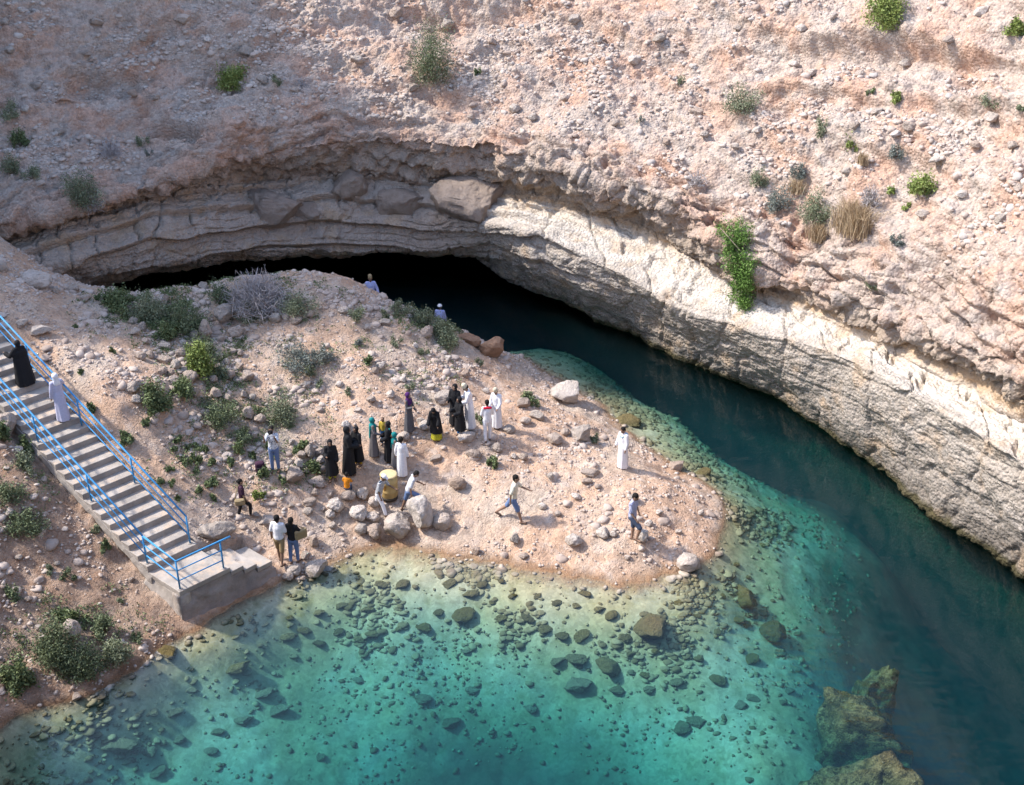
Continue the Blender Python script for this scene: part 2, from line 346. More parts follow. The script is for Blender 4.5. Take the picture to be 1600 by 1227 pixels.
landing = (su < 0.3) & (su > -4.6) & (sw > -0.15) & (sw < 3.1)
ZB = np.where(landing, np.minimum(ZB, np.where(sw < SW + 0.3, LZ - 0.4, LZ - 0.72)), ZB)
ZG = ZB.reshape(len(GX), len(GY))
def grid_faces(nx, ny):
    i = np.arange(nx * ny).reshape(nx, ny)
    return np.stack([i[:-1, :-1].ravel(), i[1:, :-1].ravel(), i[1:, 1:].ravel(), i[:-1, 1:].ravel()], -1)
gv = np.stack([Q[:, 0], Q[:, 1], ZB], -1)
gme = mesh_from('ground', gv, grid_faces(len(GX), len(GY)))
gpx, gpy = project(gv)
green_c = [(260, 490, 110, 40, 1), (330, 550, 70, 45, 1), (340, 610, 70, 60, .8), (420, 650, 80, 60, .8), (420, 470, 110, 35, .7), (300, 720, 70, 60, .5), (480, 555, 70, 30, .5), (410, 730, 60, 50, .6),
           (680, 515, 60, 30, .8), (120, 1000, 110, 70, .9), (40, 760, 70, 60, .5), (40, 1040, 60, 40, .6), (560, 520, 60, 50, .4), (640, 580, 90, 60, .3), (490, 720, 40, 40, .5)]
grn = np.zeros(len(gv))
for a, b, sa, sb, s in green_c: grn = np.maximum(grn, s * np.exp(-((gpx - a) / sa) ** 2 - ((gpy - b) / sb) ** 2))
attr(gme, 'green', grn)
brown = np.where(sw < 0.2, 1.0, 0.0) * smooth(-0.3, 0.8, -sw + 0.4) * smooth(-12, -9, -Q[:, 0] - 18.5 + 0 * Q[:, 0])
brown = smooth(0.5, -0.6, sw + perlin(P3 * 0.8, 23) * 0.5) * smooth(0.55, 0.2, gpy * 0 + np.clip((gpx - 300) / 400, 0, 1))
attr(gme, 'brown', brown)
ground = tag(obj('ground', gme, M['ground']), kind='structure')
def gz(x, y):
    i = np.clip(np.searchsorted(GX, x) - 1, 0, len(GX) - 2); j = np.clip(np.searchsorted(GY, y) - 1, 0, len(GY) - 2)
    tx = (x - GX[i]) / (GX[i + 1] - GX[i]); ty = (y - GY[j]) / (GY[j + 1] - GY[j])
    return (ZG[i, j] * (1 - tx) + ZG[i + 1, j] * tx) * (1 - ty) + (ZG[i, j + 1] * (1 - tx) + ZG[i + 1, j + 1] * tx) * ty
def ground_hit(px, py):
    a, dy, dz = ray(px, py); t = np.arange(18.0, 75.0, 0.04)
    h = CAMH + dz * t - gz(a * t, dy * t)
    k = np.argmax(h < 0); tk = t[k] - 0.04 * (-h[k]) / max(1e-6, h[k - 1] - h[k])
    return np.array([a * tk, dy * tk, CAMH + dz * tk])

# ------------------------------------------------------------------ the cliff: levels from the cave foot up to the rim, traced column by column
B_ = [(-300, 600), (-100, 520), (150, 452), (250, 428), (330, 411), (420, 403), (530, 403), (640, 400), (730, 408), (770, 430), (850, 466), (920, 493), (1000, 530), (1060, 560), (1130, 590),
      (1200, 625), (1250, 655), (1300, 685), (1370, 735), (1420, 780), (1500, 835), (1600, 905), (1750, 1025), (2000, 1240)]
C_ = [(-300, 540), (0, 470), (150, 430), (250, 409), (350, 397), (430, 394), (530, 396), (600, 393), (690, 390), (760, 393), (845, 404), (880, 428), (960, 475), (1060, 522), (1150, 555), (1300, 625), (1420, 705), (1600, 815), (1800, 960), (2000, 1110)]
D_ = [(-300, 470), (0, 425), (100, 410), (205, 388), (280, 356), (350, 335), (450, 330), (530, 326), (650, 340), (722, 349), (780, 352), (850, 372), (900, 398), (968, 428), (1060, 480), (1163, 513), (1265, 540), (1368, 582), (1440, 622), (1522, 674), (1600, 725), (1800, 870), (2000, 1010)]
E_ = [(-300, 430), (0, 385), (113, 345), (171, 334), (240, 311), (308, 297), (349, 290), (428, 285), (557, 278), (667, 290), (735, 303), (763, 309), (859, 329), (907, 342), (1000, 374), (1070, 405), (1176, 466), (1272, 496), (1368, 540), (1471, 592), (1539, 633), (1600, 662), (1800, 780), (2000, 900)]
F_ = [(-300, 424), (0, 379), (113, 340), (171, 329), (240, 306), (308, 291), (349, 285), (428, 279), (534, 268), (660, 278), (749, 294), (838, 300), (941, 330), (1009, 350), (1070, 386), (1176, 440), (1282, 472), (1344, 497), (1430, 535), (1505, 570), (1600, 612), (1800, 700), (2000, 800)]
G_ = [(-300, 400), (0, 352), (113, 320), (200, 302), (280, 270), (350, 250), (430, 240), (530, 222), (609, 211), (690, 221), (756, 221), (804, 238), (855, 246), (890, 260), (941, 285), (992, 296), (1043, 308), (1100, 352), (1180, 420), (1282, 455), (1344, 474), (1430, 512), (1505, 532), (1600, 588), (1800, 660), (2000, 740)]
H_ = [(-300, 350), (0, 308), (96, 300), (164, 285), (220, 268), (260, 246), (330, 200), (430, 190), (500, 180), (560, 182), (620, 196), (700, 202), (760, 200), (860, 222), (950, 256), (1043, 280), (1130, 325), (1200, 355), (1300, 400), (1400, 415), (1500, 432), (1600, 462), (1800, 520), (2000, 560)]
I_ = [(-300, 210), (0, 190), (200, 160), (400, 110), (600, 95), (800, 100), (1000, 130), (1200, 175), (1400, 205), (1600, 230), (2000, 300)]
CY = [(-300, 40), (0, 43.2), (150, 45), (300, 47.3), (450, 49.6), (600, 51), (750, 50.6), (850, 47.6), (900, 46.6), (1000, 45.2), (1150, 41.5), (1300, 37.4), (1450, 33.2), (1600, 29.2), (1800, 25.0), (2000, 21.0)]
DY = [(-300, 39.5), (0, 42.6), (150, 44.4), (300, 47.4), (450, 50.4), (600, 51.4), (750, 49.4), (850, 47), (1000, 44.0), (1150, 40.4), (1300, 36.6), (1450, 32.4), (1600, 28.3), (1800, 23.8), (2000, 19.8)]
EY = [(-300, 40.8), (0, 43.8), (150, 45.7), (300, 48.7), (450, 51.7), (600, 52.2), (750, 50.9), (870, 48.7), (1000, 46.2), (1150, 42.0), (1300, 38.0), (1450, 33.8), (1600, 29.7), (1800, 25.2), (2000, 21.2)]
FY = [(-300, 41.2), (0, 44.2), (150, 46.1), (300, 49.0), (450, 52.0), (600, 52.4), (750, 51.3), (870, 49.1), (1000, 46.6), (1150, 42.4), (1300, 38.4), (1450, 34.2), (1600, 30.0), (1800, 25.5), (2000, 21.5)]
GY_ = [(-300, 40.4), (0, 43.4), (150, 45.0), (300, 48.0), (450, 50.6), (600, 51.2), (750, 50.2), (870, 47.9), (1000, 45.5), (1150, 41.6), (1300, 37.7), (1450, 33.5), (1600, 29.3), (1800, 24.9), (2000, 20.9)]
HY = [(-300, 41.4), (0, 44.6), (150, 46.4), (300, 49.4), (450, 51.6), (600, 52.0), (750, 51.2), (870, 48.9), (1000, 46.5), (1150, 42.6), (1300, 38.8), (1450, 35.0), (1600, 31.2), (1800, 26.8), (2000, 22.9)]
IY = [(-300, 46.5), (0, 49), (150, 51), (300, 53.0), (450, 54.8), (600, 55.2), (750, 54.8), (870, 53.2), (1000, 51), (1150, 47.4), (1300, 43.4), (1450, 39.8), (1600, 36.0), (1800, 31.6), (2000, 27.5)]
JY = [(-300, 50.5), (0, 53.2), (150, 55.3), (300, 56.8), (450, 58.2), (600, 58.8), (750, 58.3), (870, 57), (1000, 55), (1150, 51.8), (1300, 48.2), (1450, 44.8), (1600, 41.2), (1800, 36.8), (2000, 32.8)]
PXC = np.concatenate([np.arange(-420, -40, 9.0), np.arange(-40, 1640, 2.5), np.arange(1640, 2060, 9.0)])
SET = curve([(-300, 0.0), (880, 0.0), (1000, 0.15), (1150, 0.5), (1300, 1.1), (1450, 1.5), (1600, 1.7), (2000, 1.7)], PXC)                # the right wall stands almost upright
lv = [at_Y(PXC, curve(py, PXC), curve(Y, PXC) + SET * kk) for (py, Y), kk in zip( ((C_, CY), (D_, DY), (E_, EY), (F_, FY), (G_, GY_), (H_, HY), (I_, IY), ([(-300, -5), (2000, -5)], JY)), (0.25, 0.65, 1, 1, 1, 1, 1, 1))]
wc = 1 - smooth(790, 930, PXC)                              # 1 along the cave mouth
wcl = wc * smooth(-50, 200, PXC)
Bw = at_z(PXC, curve(B_, PXC), 0.0)
Bc = at_Y(PXC, curve(B_, PXC), curve(CY, PXC) + 1.6)
Bp = Bw * (1 - wc)[:, None] + Bc * wc[:, None]
A1 = (Bw + np.array([0.7, 1.7, -1.1])) * (1 - wc)[:, None] + (np.stack([lv[0][:, 0] * 1.10, lv[0][:, 1] + 8, lv[0][:, 2] * 0 + 1.0], -1)) * wc[:, None]
A0 = (Bw + np.array([2.0, 4.0, -17.0])) * (1 - wc)[:, None] + (np.stack([lv[0][:, 0] * 1.2, lv[0][:, 1] + 17, lv[0][:, 2] * 0 - 9.0], -1)) * wc[:, None]
J = lv[-1]; out2 = J[:, :2] / np.linalg.norm(J[:, :2], axis=1)[:, None]
K = np.concatenate([J[:, :2] + out2 * 9.0, (J[:, 2:] * 0 + 25.5)], 1); L = np.concatenate([J[:, :2] + out2 * 16.0, (J[:, 2:] * 0 + 26.5)], 1)
LV = [A0, A1, Bp] + lv + [K, L]                            # index: 0 A0, 1 A1, 2 B, 3 C, 4 D, 5 E, 6 F, 7 G, 8 H, 9 I, 10 J, 11 K, 12 L
NROW = [8, 16, 30, 52, 46, 16, 26, 40, 84, 92, 34, 6]
rows, levs = [], []
for k in range(12):
    for j in range(NROW[k]):
        f = j / NROW[k]; rows.append(LV[k] * (1 - f) + LV[k + 1] * f); levs.append(k + f)
rows.append(LV[12]); levs.append(12.0)
G = np.stack(rows, 1); LEV = np.array(levs)               # (columns, rows, 3)
for _ in range(2):                                         # soften the corners of the profile
    G[:, 1:-1] = G[:, 1:-1] * 0.5 + 0.25 * (G[:, 2:] + G[:, :-2])
nC, nR = G.shape[:2]
arc = np.concatenate([[0], np.cumsum(np.linalg.norm(np.diff(LV[5], axis=0), axis=1))])
U = np.repeat(arc[:, None], nR, 1).ravel(); V = np.concatenate([np.zeros((nC, 1)), np.cumsum(np.linalg.norm(np.diff(G, axis=1), axis=2), 1)], 1)
V = (V - V[:, [sum(NROW[:5])]]).ravel()
def normals(G):
    du = np.gradient(G, axis=0); dv = np.gradient(G, axis=1); n = np.cross(dv, du)
    n /= np.linalg.norm(n, axis=2, keepdims=True) + 1e-9
    return n
N = normals(G)
if (N[nC // 2, sum(NROW[:8]) + 20, 2]) < 0: N = -N; FLIP = True
else: FLIP = False
Pf = G.reshape(-1, 3); lf = np.repeat(LEV[None], nC, 0).ravel(); pxf = np.repeat(PXC[:, None], nR, 1).ravel()
def band(a, b, e=0.3): return smooth(a - e, a + e, lf) * (1 - smooth(b - e, b + e, lf))
m_face, m_band, m_notch, m_rim, m_slope = band(1, 4), band(4, 5), band(5, 6.2), band(6.0, 8.15), smooth(7.8, 8.6, lf)
UV = np.stack([U, V, U * 0], -1); UVs = UV * (0.22, 1.0, 1.0)
warp = perlin(UV * (0.12, 0.12, 1), 31) * 1.1 + perlin(UV * (0.5, 0.5, 1), 32) * 0.25
# ledges: each bed swells outward and is undercut at its foot
ph = (V + warp * 0.9) / 1.15; saw = ph - np.floor(ph); ledge = smooth(0, 0.14, saw) * (1 - 0.75 * saw)
left = 1 - smooth(820, 980, pxf)
D = (ledge - 0.45) * (0.52 * left + 0.07 * (1 - left)) * band(2.6, 5.2, 0.5)
ph2 = (V + warp * 1.3 + 3.7) / 0.43; saw2 = ph2 - np.floor(ph2)
D += (smooth(0, 0.2, saw2) * (1 - 0.8 * saw2) - 0.4) * (0.025 + 0.095 * left) * np.clip(m_face + m_band * 0.6 + m_rim, 0, 1) * smooth(-0.3, 0.4, perlin(UV * (0.3, 0.6, 1), 77))
cw1, cw2 = worley(np.stack([Pf[:, 0] * 0.55, Pf[:, 1] * 0.55, Pf[:, 2] * 0.75], -1), 3)
block = smooth(0.0, 0.10, cw2 - cw1)
D += (block - 1) * 0.16 * (m_face * 0.5 + m_notch + m_band * 0.4 * left) * left
D += fbm(Pf, 0.35, 3, 50) * (0.30 * m_face + 0.12 * m_band + 0.30 * m_notch + 0.60 * m_rim + 0.55 * m_slope)
D += fbm(UVs, 1.6, 4, 60) * ((0.05 + 0.07 * left) * m_face + 0.05 * m_band + 0.12 * m_notch + 0.10 * m_rim)
r1 = np.abs(fbm(Pf, 0.9, 4, 70)); rough = (0.35 - r1)
D += rough * (0.45 * m_rim + 0.14 * m_notch + 0.10 * m_face) 
bw1, bw2 = worley(Pf * (0.95, 0.95, 1.25) + perlin(Pf * 0.8, 44)[:, None] * 0.35, 18)
D += ((0.62 - bw1) * (0.18 - 0.12 * left) - smooth(0.07, 0.0, bw2 - bw1) * (0.18 - 0.10 * left)) * m_rim
ph3 = (V + warp * 1.6 + fbm(UV, 0.7, 3, 115) * 0.35) / 0.85; saw3 = ph3 - np.floor(ph3)
D += (smooth(0, 0.16, saw3) * (1 - 0.8 * saw3) - 0.4) * 0.42 * m_rim * smooth(-0.5, 0.2, perlin(UV * (0.35, 0.5, 1), 116))
jn = np.abs(perlin(UV * (0.55, 0.16, 1) + 7, 117) + 0.25 * perlin(UV * (1.7, 1.1, 1), 118)); D -= smooth(0.05, 0.0, jn) * 0.20 * (m_band + m_notch + 0.5 * m_face)
D += fbm(Pf, 0.8, 3, 119) * 0.14 * m_band
hw1, hw2 = worley(Pf * 1.5, 8)
D -= smooth(0.42, 0.15, hw1) * 0.42 * m_rim * smooth(0.0, 0.4, perlin(Pf * 0.45, 81))
D += fbm(Pf, 4.2, 3, 90) * (0.035 * m_face + 0.022 * m_band + 0.05 * m_notch + 0.075 * m_rim + 0.05 * m_slope)
pw1, pw2 = worley(Pf * 3.4, 9); pw3, _ = worley(Pf * 7.5, 10)
D += (0.5 - pw1) * 0.17 * m_slope * smooth(-0.25, 0.35, perlin(Pf * 0.4, 91)) + (0.5 - pw3) * 0.07 * m_slope - smooth(0.38, 0.2, pw3) * 0.03 * (m_face + m_band)
# scarps and hollows in the rubble slope
sc = (V + perlin(UV * (0.10, 0.10, 1), 101) * 2.4 + fbm(UV, 0.45, 3, 102) * 0.5) / 3.4; sc = sc - np.floor(sc)
D += (smooth(0, 0.30, sc) * (1 - sc) - 0.4) * 0.75 * m_slope * (1 - smooth(10.2, 11, lf)) * smooth(-0.35, 0.3, perlin(UV * (0.09, 0.2, 1), 103))
rib = 0.5 - np.abs(fbm(UV * (0.45, 1.0, 1) + 31, 0.42, 4, 121)); D += rib * 0.75 * m_slope * (1 - smooth(10.5, 11.5, lf)); D += (0.3 - np.abs(fbm(Pf, 1.3, 3, 122))) * 0.26 * m_slope
ax, ay = project(Pf)
def hollow(a, b, sa, sb, d): return -d * np.exp(-((ax - a) / sa) ** 4 - ((ay - b) / sb) ** 4)
D += hollow(160, 138, 62, 24, 1.1) + hollow(690, 40, 110, 30, .7) + hollow(268, 206, 40, 12, 1.1) + hollow(1265, 108, 130, 26, .5) + hollow(1400, 85, 60, 20, .5) + hollow(1540, 135, 50, 16, .6)
D += -hollow(390, 205, 60, 26, 0.7)
G2 = (Pf + N.reshape(-1, 3) * D[:, None])
f = grid_faces(nC, nR)
if not FLIP: f = f[:, ::-1]
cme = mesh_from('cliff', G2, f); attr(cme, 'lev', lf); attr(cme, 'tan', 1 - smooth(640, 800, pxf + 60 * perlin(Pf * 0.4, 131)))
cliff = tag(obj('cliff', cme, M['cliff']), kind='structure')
CN = normals(G2.reshape(nC, nR, 3)).reshape(-1, 3); CN = -CN if FLIP else CN
cpx, cpy = project(G2); cdep = depth_of(G2)
def cliff_hit(px, py):
    d = (cpx - px) ** 2 + (cpy - py) ** 2
    c = np.where(d < 30)[0]
    if len(c) == 0: c = np.array([np.argmin(d)])
    k = c[np.argmin(cdep[c])]
    return G2[k].copy(), CN[k].copy()

# ------------------------------------------------------------------ water: a closed body, clear and absorbing
wv = [(x, y, z) for z in (0.0, -24.0) for (x, y) in ((-45, -3), (29, -3), (29, 69), (-45, 69))]
wme = mesh_from('water', wv, [(0, 1, 2, 3), (7, 6, 5, 4), (0, 4, 5, 1), (1, 5, 6, 2), (2, 6, 7, 3), (3, 7, 4, 0)], False)
water = tag(obj('water', wme, M['water']), kind='structure')
# ------------------------------------------------------------------ concrete staircase and blue railings
def mat_concrete(name, col, stain):
    t = NT(name); n1 = t.noise(1.6, 5, 0.6); n2 = t.noise(9.0, 6, 0.7); n3 = t.noise(60.0, 3, 0.6)
    c = t.mix(t.ramp(n1, [(0.38, 0.0), (0.62, 1.0)]), col, tuple(v * 0.66 for v in col))
    c = t.mix(t.math('MULTIPLY', t.ramp(n2, [(0.5, 0.0), (0.72, 1.0)]), 0.5), c, stain)
    c = t.mix(t.math('MULTIPLY', t.ramp(n3, [(0.4, 0.0), (0.7, 1.0)]), 0.25), c, (0.5, 0.46, 0.42))
    up = t.sep(t.n('ShaderNodeNewGeometry').outputs['Normal'])[2]; sand = t.math('MULTIPLY', t.maprange(up, 0.7, 0.95), t.ramp(t.noise(2.3, 4, 0.7), [(0.5, 0.0), (0.62, 1.0)]))
    c = t.mix(t.math('MULTIPLY', sand, 0.75), c, (0.47, 0.36, 0.27))
    b = t.bump(n2, 0.6, 0.03); b = t.bump(n3, 0.4, 0.006, b)
    return t.done(c, 0.88, b)
M['concrete'] = mat_concrete('worn_concrete', (0.40, 0.355, 0.315), (0.27, 0.225, 0.185))
M['rubble_wall'] = mat_concrete('rough_rendered_rubble', (0.30, 0.26, 0.235), (0.19, 0.13, 0.09))
def mat_paint(name, col, rough=0.45):
    t = NT(name); n = t.noise(14.0, 5, 0.7)
    c = t.mix(t.ramp(n, [(0.42, 0.0), (0.75, 1.0)]), col, tuple(v * 0.72 + 0.02 for v in col))
    rust = t.ramp(t.noise(30.0, 4, 0.7), [(0.66, 0.0), (0.74, 1.0)])
    c = t.mix(t.math('MULTIPLY', rust, 0.6), c, (0.16, 0.08, 0.05))
    return t.done(c, rough, t.bump(n, 0.2, 0.004))
M['blue'] = mat_paint('blue_rail_paint', (0.06, 0.29, 0.58))
def solid(name, pts_bottom, pts_top, mat, parent, bevel=0.012, jitter=0.0):
    bm = bmesh.new(); n = len(pts_bottom)
    a = [bm.verts.new(p) for p in pts_bottom]; b = [bm.verts.new(p) for p in pts_top]
    bm.faces.new(a[::-1]); bm.faces.new(b)
    for i in range(n): bm.faces.new((a[i], a[(i + 1) % n], b[(i + 1) % n], b[i]))
    bmesh.ops.recalc_face_normals(bm, faces=bm.faces)
    if bevel: bmesh.ops.bevel(bm, geom=list(bm.edges), offset=bevel, segments=2, profile=0.5, affect='EDGES')
    if jitter:
        for v in bm.verts: v.co += Vector((random.uniform(-1, 1), random.uniform(-1, 1), random.uniform(-1, 1))) * jitter
    me = bpy.data.meshes.new(name); bm.to_mesh(me); bm.free()
    return obj(name, me, mat, parent)
def SP(u, w, z): p = ST0 + STEP * u + WDIR * w; return np.array([p[0], p[1], z])
def plan_prism(name, uw, z0, z1, mat, parent, bevel=0.012):
    P = [SP(u, w, 0) for u, w in uw]
    return solid(name, [(p[0], p[1], z0) for p in P], [(p[0], p[1], z1) for p in P], mat, parent, bevel)
stair = empty('concrete_staircase', tuple(SP(0, SW / 2, LZ)))
tag(stair, 'long grey concrete staircase with blue rails descending to a landing at the pool', 'staircase')
ORG = Vector(stair.location)
def under(o, parent):                                     # keep world coordinates under a moved empty
    o.parent = parent; o.matrix_parent_inverse = Matrix.Translation(-Vector(parent.location)); return o
for k in range(NSTEP):
    z = SZ0 + k * RISE; e = random.uniform(-.012, .012)
    o = plan_prism('step', [(k, -0.0 + e), (k, SW + e), (k + 1.12, SW + e), (k + 1.12, 0.0 + e)], z - 0.34, z, M['concrete'], None, 0.014); under(o, stair)
# sloping slab under the steps, its open flank rough and uneven
bm = bmesh.new(); NS = 70; rowsv = []
for i in range(NS + 1):
    u = -0.4 + (NSTEP + 0.4) * i / NS; zt = SZ0 + u * RISE - 0.17
    d = 0.50 + 0.10 * math.sin(u * 1.7) + random.uniform(-.06, .06)
    rowsv.append([bm.verts.new(SP(u, -0.03 + random.uniform(-.015, .015), zt - 0.05)), bm.verts.new(SP(u, -0.05 + random.uniform(-.03, .02), zt - 0.25)),
                  bm.verts.new(SP(u, 0.02 + random.uniform(-.03, .05), zt - d)), bm.verts.new(SP(u, SW + 0.02, zt - d)), bm.verts.new(SP(u, SW + 0.02, zt - 0.05))])
for a, b in zip(rowsv, rowsv[1:]):
    for j in range(5): bm.faces.new((a[j], a[(j + 1) % 5], b[(j + 1) % 5], b[j]))
bm.faces.new(rowsv[0]); bm.faces.new(rowsv[-1][::-1]); bmesh.ops.recalc_face_normals(bm, faces=bm.faces)
me = bpy.data.meshes.new('stringer'); bm.to_mesh(me); bm.free(); under(obj('stringer', me, M['concrete']), stair)
# landing: u runs against the flight (negative), w across and on along the exit steps
UL = -3.55                                                 # front edge of the landing
land_o = under(plan_prism('landing', [(0.02, 0.0), (UL, 0.0), (UL, SW + 0.02), (0.02, SW + 0.02)], LZ - 0.16, LZ, M['concrete'], None, 0.016), stair)
ex = [SW + 0.02, SW + 0.46, SW + 0.90, SW + 1.42]
for i in range(3):
    z = LZ - 0.165 * (i + 1) + 0.0
    under(plan_prism('exit_step', [(-0.15 - 0.15 * i, ex[i] + 0.003), (UL, ex[i] + 0.003), (UL + 0.03, ex[i + 1]), (-0.2 - 0.2 * i, ex[i + 1])], z - 0.15, z, M['concrete'], None, 0.014), stair)
# battered rubble base of the landing with a rough rendered face (front) and open flank (left)
def rough_panel(name, A, B, z_top, z_bot, out, mat, parent, nx=46, nz=16, amp=0.05, seed=0):
    A = np.array(A); B = np.array(B); vv = []
    for i in range(nx + 1):
        for j in range(nz + 1):
            s = i / nx; zt = z_top(s); zb = z_bot(s); p = A * (1 - s) + B * s
            h = j / nz; vv.append((p[0] + out[0] * (-0.02 - 0.10 * (1 - h) * 0), p[1] + out[1] * 0.0, zb + (zt - zb) * h))
    vv = np.array(vv); n = fbm(vv, 2.4, 4, 200 + seed) * amp + (0.5 - worley(vv * 3.2, 7 + seed)[0]) * amp * 0.8
    e = np.repeat(np.minimum(1, np.arange(nz, -1, -1) / 3.0)[None], nx + 1, 0).ravel()
    e = np.tile(np.minimum(1, np.arange(nz, -1, -1) / 3.0), nx + 1)
    bat = np.tile((1 - np.arange(nz + 1) / nz), nx + 1) * 0.14
    d = (n * e + bat + 0.0)[:, None] * np.array([out[0], out[1], 0])
    v2 = vv + d
    back = vv - np.array([out[0], out[1], 0]) * 0.3
    f = grid_faces(nx + 1, nz + 1); m = len(vv); ff = [tuple(q) for q in f] + [tuple((q + m)[::-1]) for q in f]
    idx = np.arange(m).reshape(nx + 1, nz + 1); ring = list(idx[:, 0]) + list(idx[-1, 1:]) + list(idx[-2::-1, -1]) + list(idx[0, -2:0:-1])
    for a, b in zip(ring, ring[1:] + ring[:1]): ff.append((b, a, a + m, b + m))
    me = mesh_from(name, np.concatenate([v2, back]), ff)
    bm = bmesh.new(); bm.from_mesh(me); bmesh.ops.recalc_face_normals(bm, faces=bm.faces); bm.to_mesh(me); bm.free()
    o = obj(name, me, mat); return under(o, parent)
tdir = -STEP / np.linalg.norm(STEP); side = -WDIR
def topz(s):
    w = s * (ex[3] + 0.12); return LZ - 0.164 - (0 if w < ex[0] else 0.165 * (1 + min(2, int((w - ex[0]) / 0.44)))) - (0.18 * max(0, (w - ex[2] - 0.2)) / 0.5)
rough_panel('base_wall', SP(UL + 0.06, -0.02, 0)[:2], SP(UL + 0.06, ex[3] + 0.12, 0)[:2], topz, lambda s: -0.25, tdir, M['rubble_wall'], stair)
rough_panel('flank_wall', SP(0.3, 0.02, 0)[:2], SP(UL + 0.05, 0.02, 0)[:2], lambda s: LZ - 0.164, lambda s: 0.85 - 1.1 * s, side, M['concrete'], stair, 30, 12, 0.04, 3)
rough_panel('end_wall', SP(UL + 0.08, ex[3] - 0.02, 0)[:2], SP(-0.4, ex[3] - 0.02, 0)[:2], lambda s: LZ - 0.66 - 0.02, lambda s: 0.0, WDIR, M['rubble_wall'], stair, 20, 10, 0.05, 5)

def tube(points, r, segs=8, closed_ends=True):
    P = [np.array(p, float) for p in points]; V, Fc = [], []
    for i, p in enumerate(P):
        t = (P[min(i + 1, len(P) - 1)] - P[max(i - 1, 0)]); t /= np.linalg.norm(t) + 1e-9
        a = np.cross(t, [0, 0, 1]); a = a if np.linalg.norm(a) > 0.2 else np.cross(t, [1, 0, 0]); a /= np.linalg.norm(a); b = np.cross(t, a)
        rr = r[i] if hasattr(r, '__len__') else r
        for k in range(segs): V.append(p + rr * (a * math.cos(2 * math.pi * k / segs) + b * math.sin(2 * math.pi * k / segs)))
    for i in range(len(P) - 1):
        for k in range(segs): Fc.append((i * segs + k, (i + 1) * segs + k, (i + 1) * segs + (k + 1) % segs, i * segs + (k + 1) % segs))
    if closed_ends: Fc.append(tuple(range(segs))); Fc.append(tuple(range((len(P) - 1) * segs, len(P) * segs))[::-1])
    return np.array(V), Fc
def part(name, geo, mat, parent, smooth_shade=True):
    return under(obj(name, mesh_from(name, geo[0], geo[1], smooth_shade), mat), parent)
def railing(label, posts, tops, base_name='post', extra=None, plates=True):
    r = empty('railing', tuple(posts[0])); tag(r, label, 'railing', 'blue pipe railings of the staircase')
    for p, q in zip(posts, tops):
        o = part('post', tube([p, p + (q - p) * 0.5, q], 0.028), M['blue'], r)
        part('base_plate', tube([p + (0, 0, -0.002), p + (0, 0, 0.012)], 0.075, 10), M['concrete'], r)
    for h, rad in ((1.0, 0.030), (0.66, 0.020), (0.30, 0.020)):
        P = [p + (q - p) * h for p, q in zip(posts, tops)]
        if extra: P = extra(P, h)
        part('top_rail' if h == 1.0 else 'rail', tube(P, rad), M['blue'], r)
    return r
UP = np.array([0, 0, 0.98])
def stair_posts(w): return [SP(k + 0.42, w, SZ0 + k * RISE) for k in (0, 6, 12, 18, 24)]
pl = stair_posts(0.11); pr = stair_posts(SW - 0.13)
def runon(P, h): return P
railing('blue pipe railing along the outer, left side of the concrete stairs', pl, [p + UP for p in pl])
railing('blue pipe railing on the hill side of the concrete stairs, behind the robed walkers', pr, [p + UP for p in pr])
c1 = SP(UL + 0.28, 0.10, LZ); c2 = SP(UL + 0.22, SW - 0.14, LZ)
def landext(P, h):
    first = pl[0] + UP * h + np.array([0, 0, -0.002]); P = [first + (P[0] - first) * 0.03] + P
    if h == 1.0: d = (P[-1] - P[-2]) / np.linalg.norm(P[-1] - P[-2]); P = P + [P[-1] + d * 0.34]
    return P
railing('short blue corner railing round the landing at the foot of the stairs', [c1, c2], [c1 + UP, c2 + UP], extra=landext)
# ------------------------------------------------------------------ rocks
def mat_rock(name, cols, spots, wet=False):
    t = NT(name); oi = t.n('ShaderNodeObjectInfo').outputs['Random']; tc = t.n('ShaderNodeTexCoord').outputs['Object']
    n1 = t.noise(2.6, 4, 0.65); n2 = t.noise(9.0, 5, 0.75)
    c = t.ramp(oi, [(i / (len(cols) - 1), k) for i, k in enumerate(cols)])
    c = t.mix(0.6, c, t.mix(1.0, c, t.ramp(n1, [(0.3, (0.72, 0.68, 0.64)), (0.7, (1.16, 1.15, 1.14))]), 'MULTIPLY'))
    c = t.mix(t.math('MULTIPLY', t.ramp(n2, [(0.55, 0.0), (0.7, 1.0)]), 0.6), c, spots)
    b = t.bump(t.math('ADD', t.math('MULTIPLY', n1, 1.4), t.math('ADD', n2, t.math('MULTIPLY', t.noise(26.0, 4, 0.7), 0.5))), 1.0, 0.11)
    return t.done(c, 0.9 if not wet else 0.6, b)
M['rock'] = mat_rock('weathered_limestone_boulder', [(0.40, 0.325, 0.275), (0.50, 0.41, 0.345), (0.44, 0.38, 0.33), (0.56, 0.485, 0.425), (0.43, 0.32, 0.25)], (0.27, 0.21, 0.17))
M['pale_rock'] = mat_rock('pale_limestone_boulder', [(0.58, 0.50, 0.435), (0.66, 0.59, 0.53), (0.55, 0.45, 0.38)], (0.33, 0.25, 0.19))
M['ledge_rock'] = mat_rock('tan_ledge_rock', [(0.36, 0.285, 0.235), (0.42, 0.335, 0.275)], (0.20, 0.155, 0.125))
M['red_rock'] = mat_rock('reddish_brown_rock', [(0.36, 0.22, 0.145), (0.43, 0.29, 0.20)], (0.22, 0.13, 0.085))
M['weedy_rock'] = mat_rock('algae_covered_rock', [(0.15, 0.115, 0.04), (0.20, 0.16, 0.07), (0.12, 0.10, 0.045), (0.25, 0.20, 0.09)], (0.055, 0.05, 0.022), True)
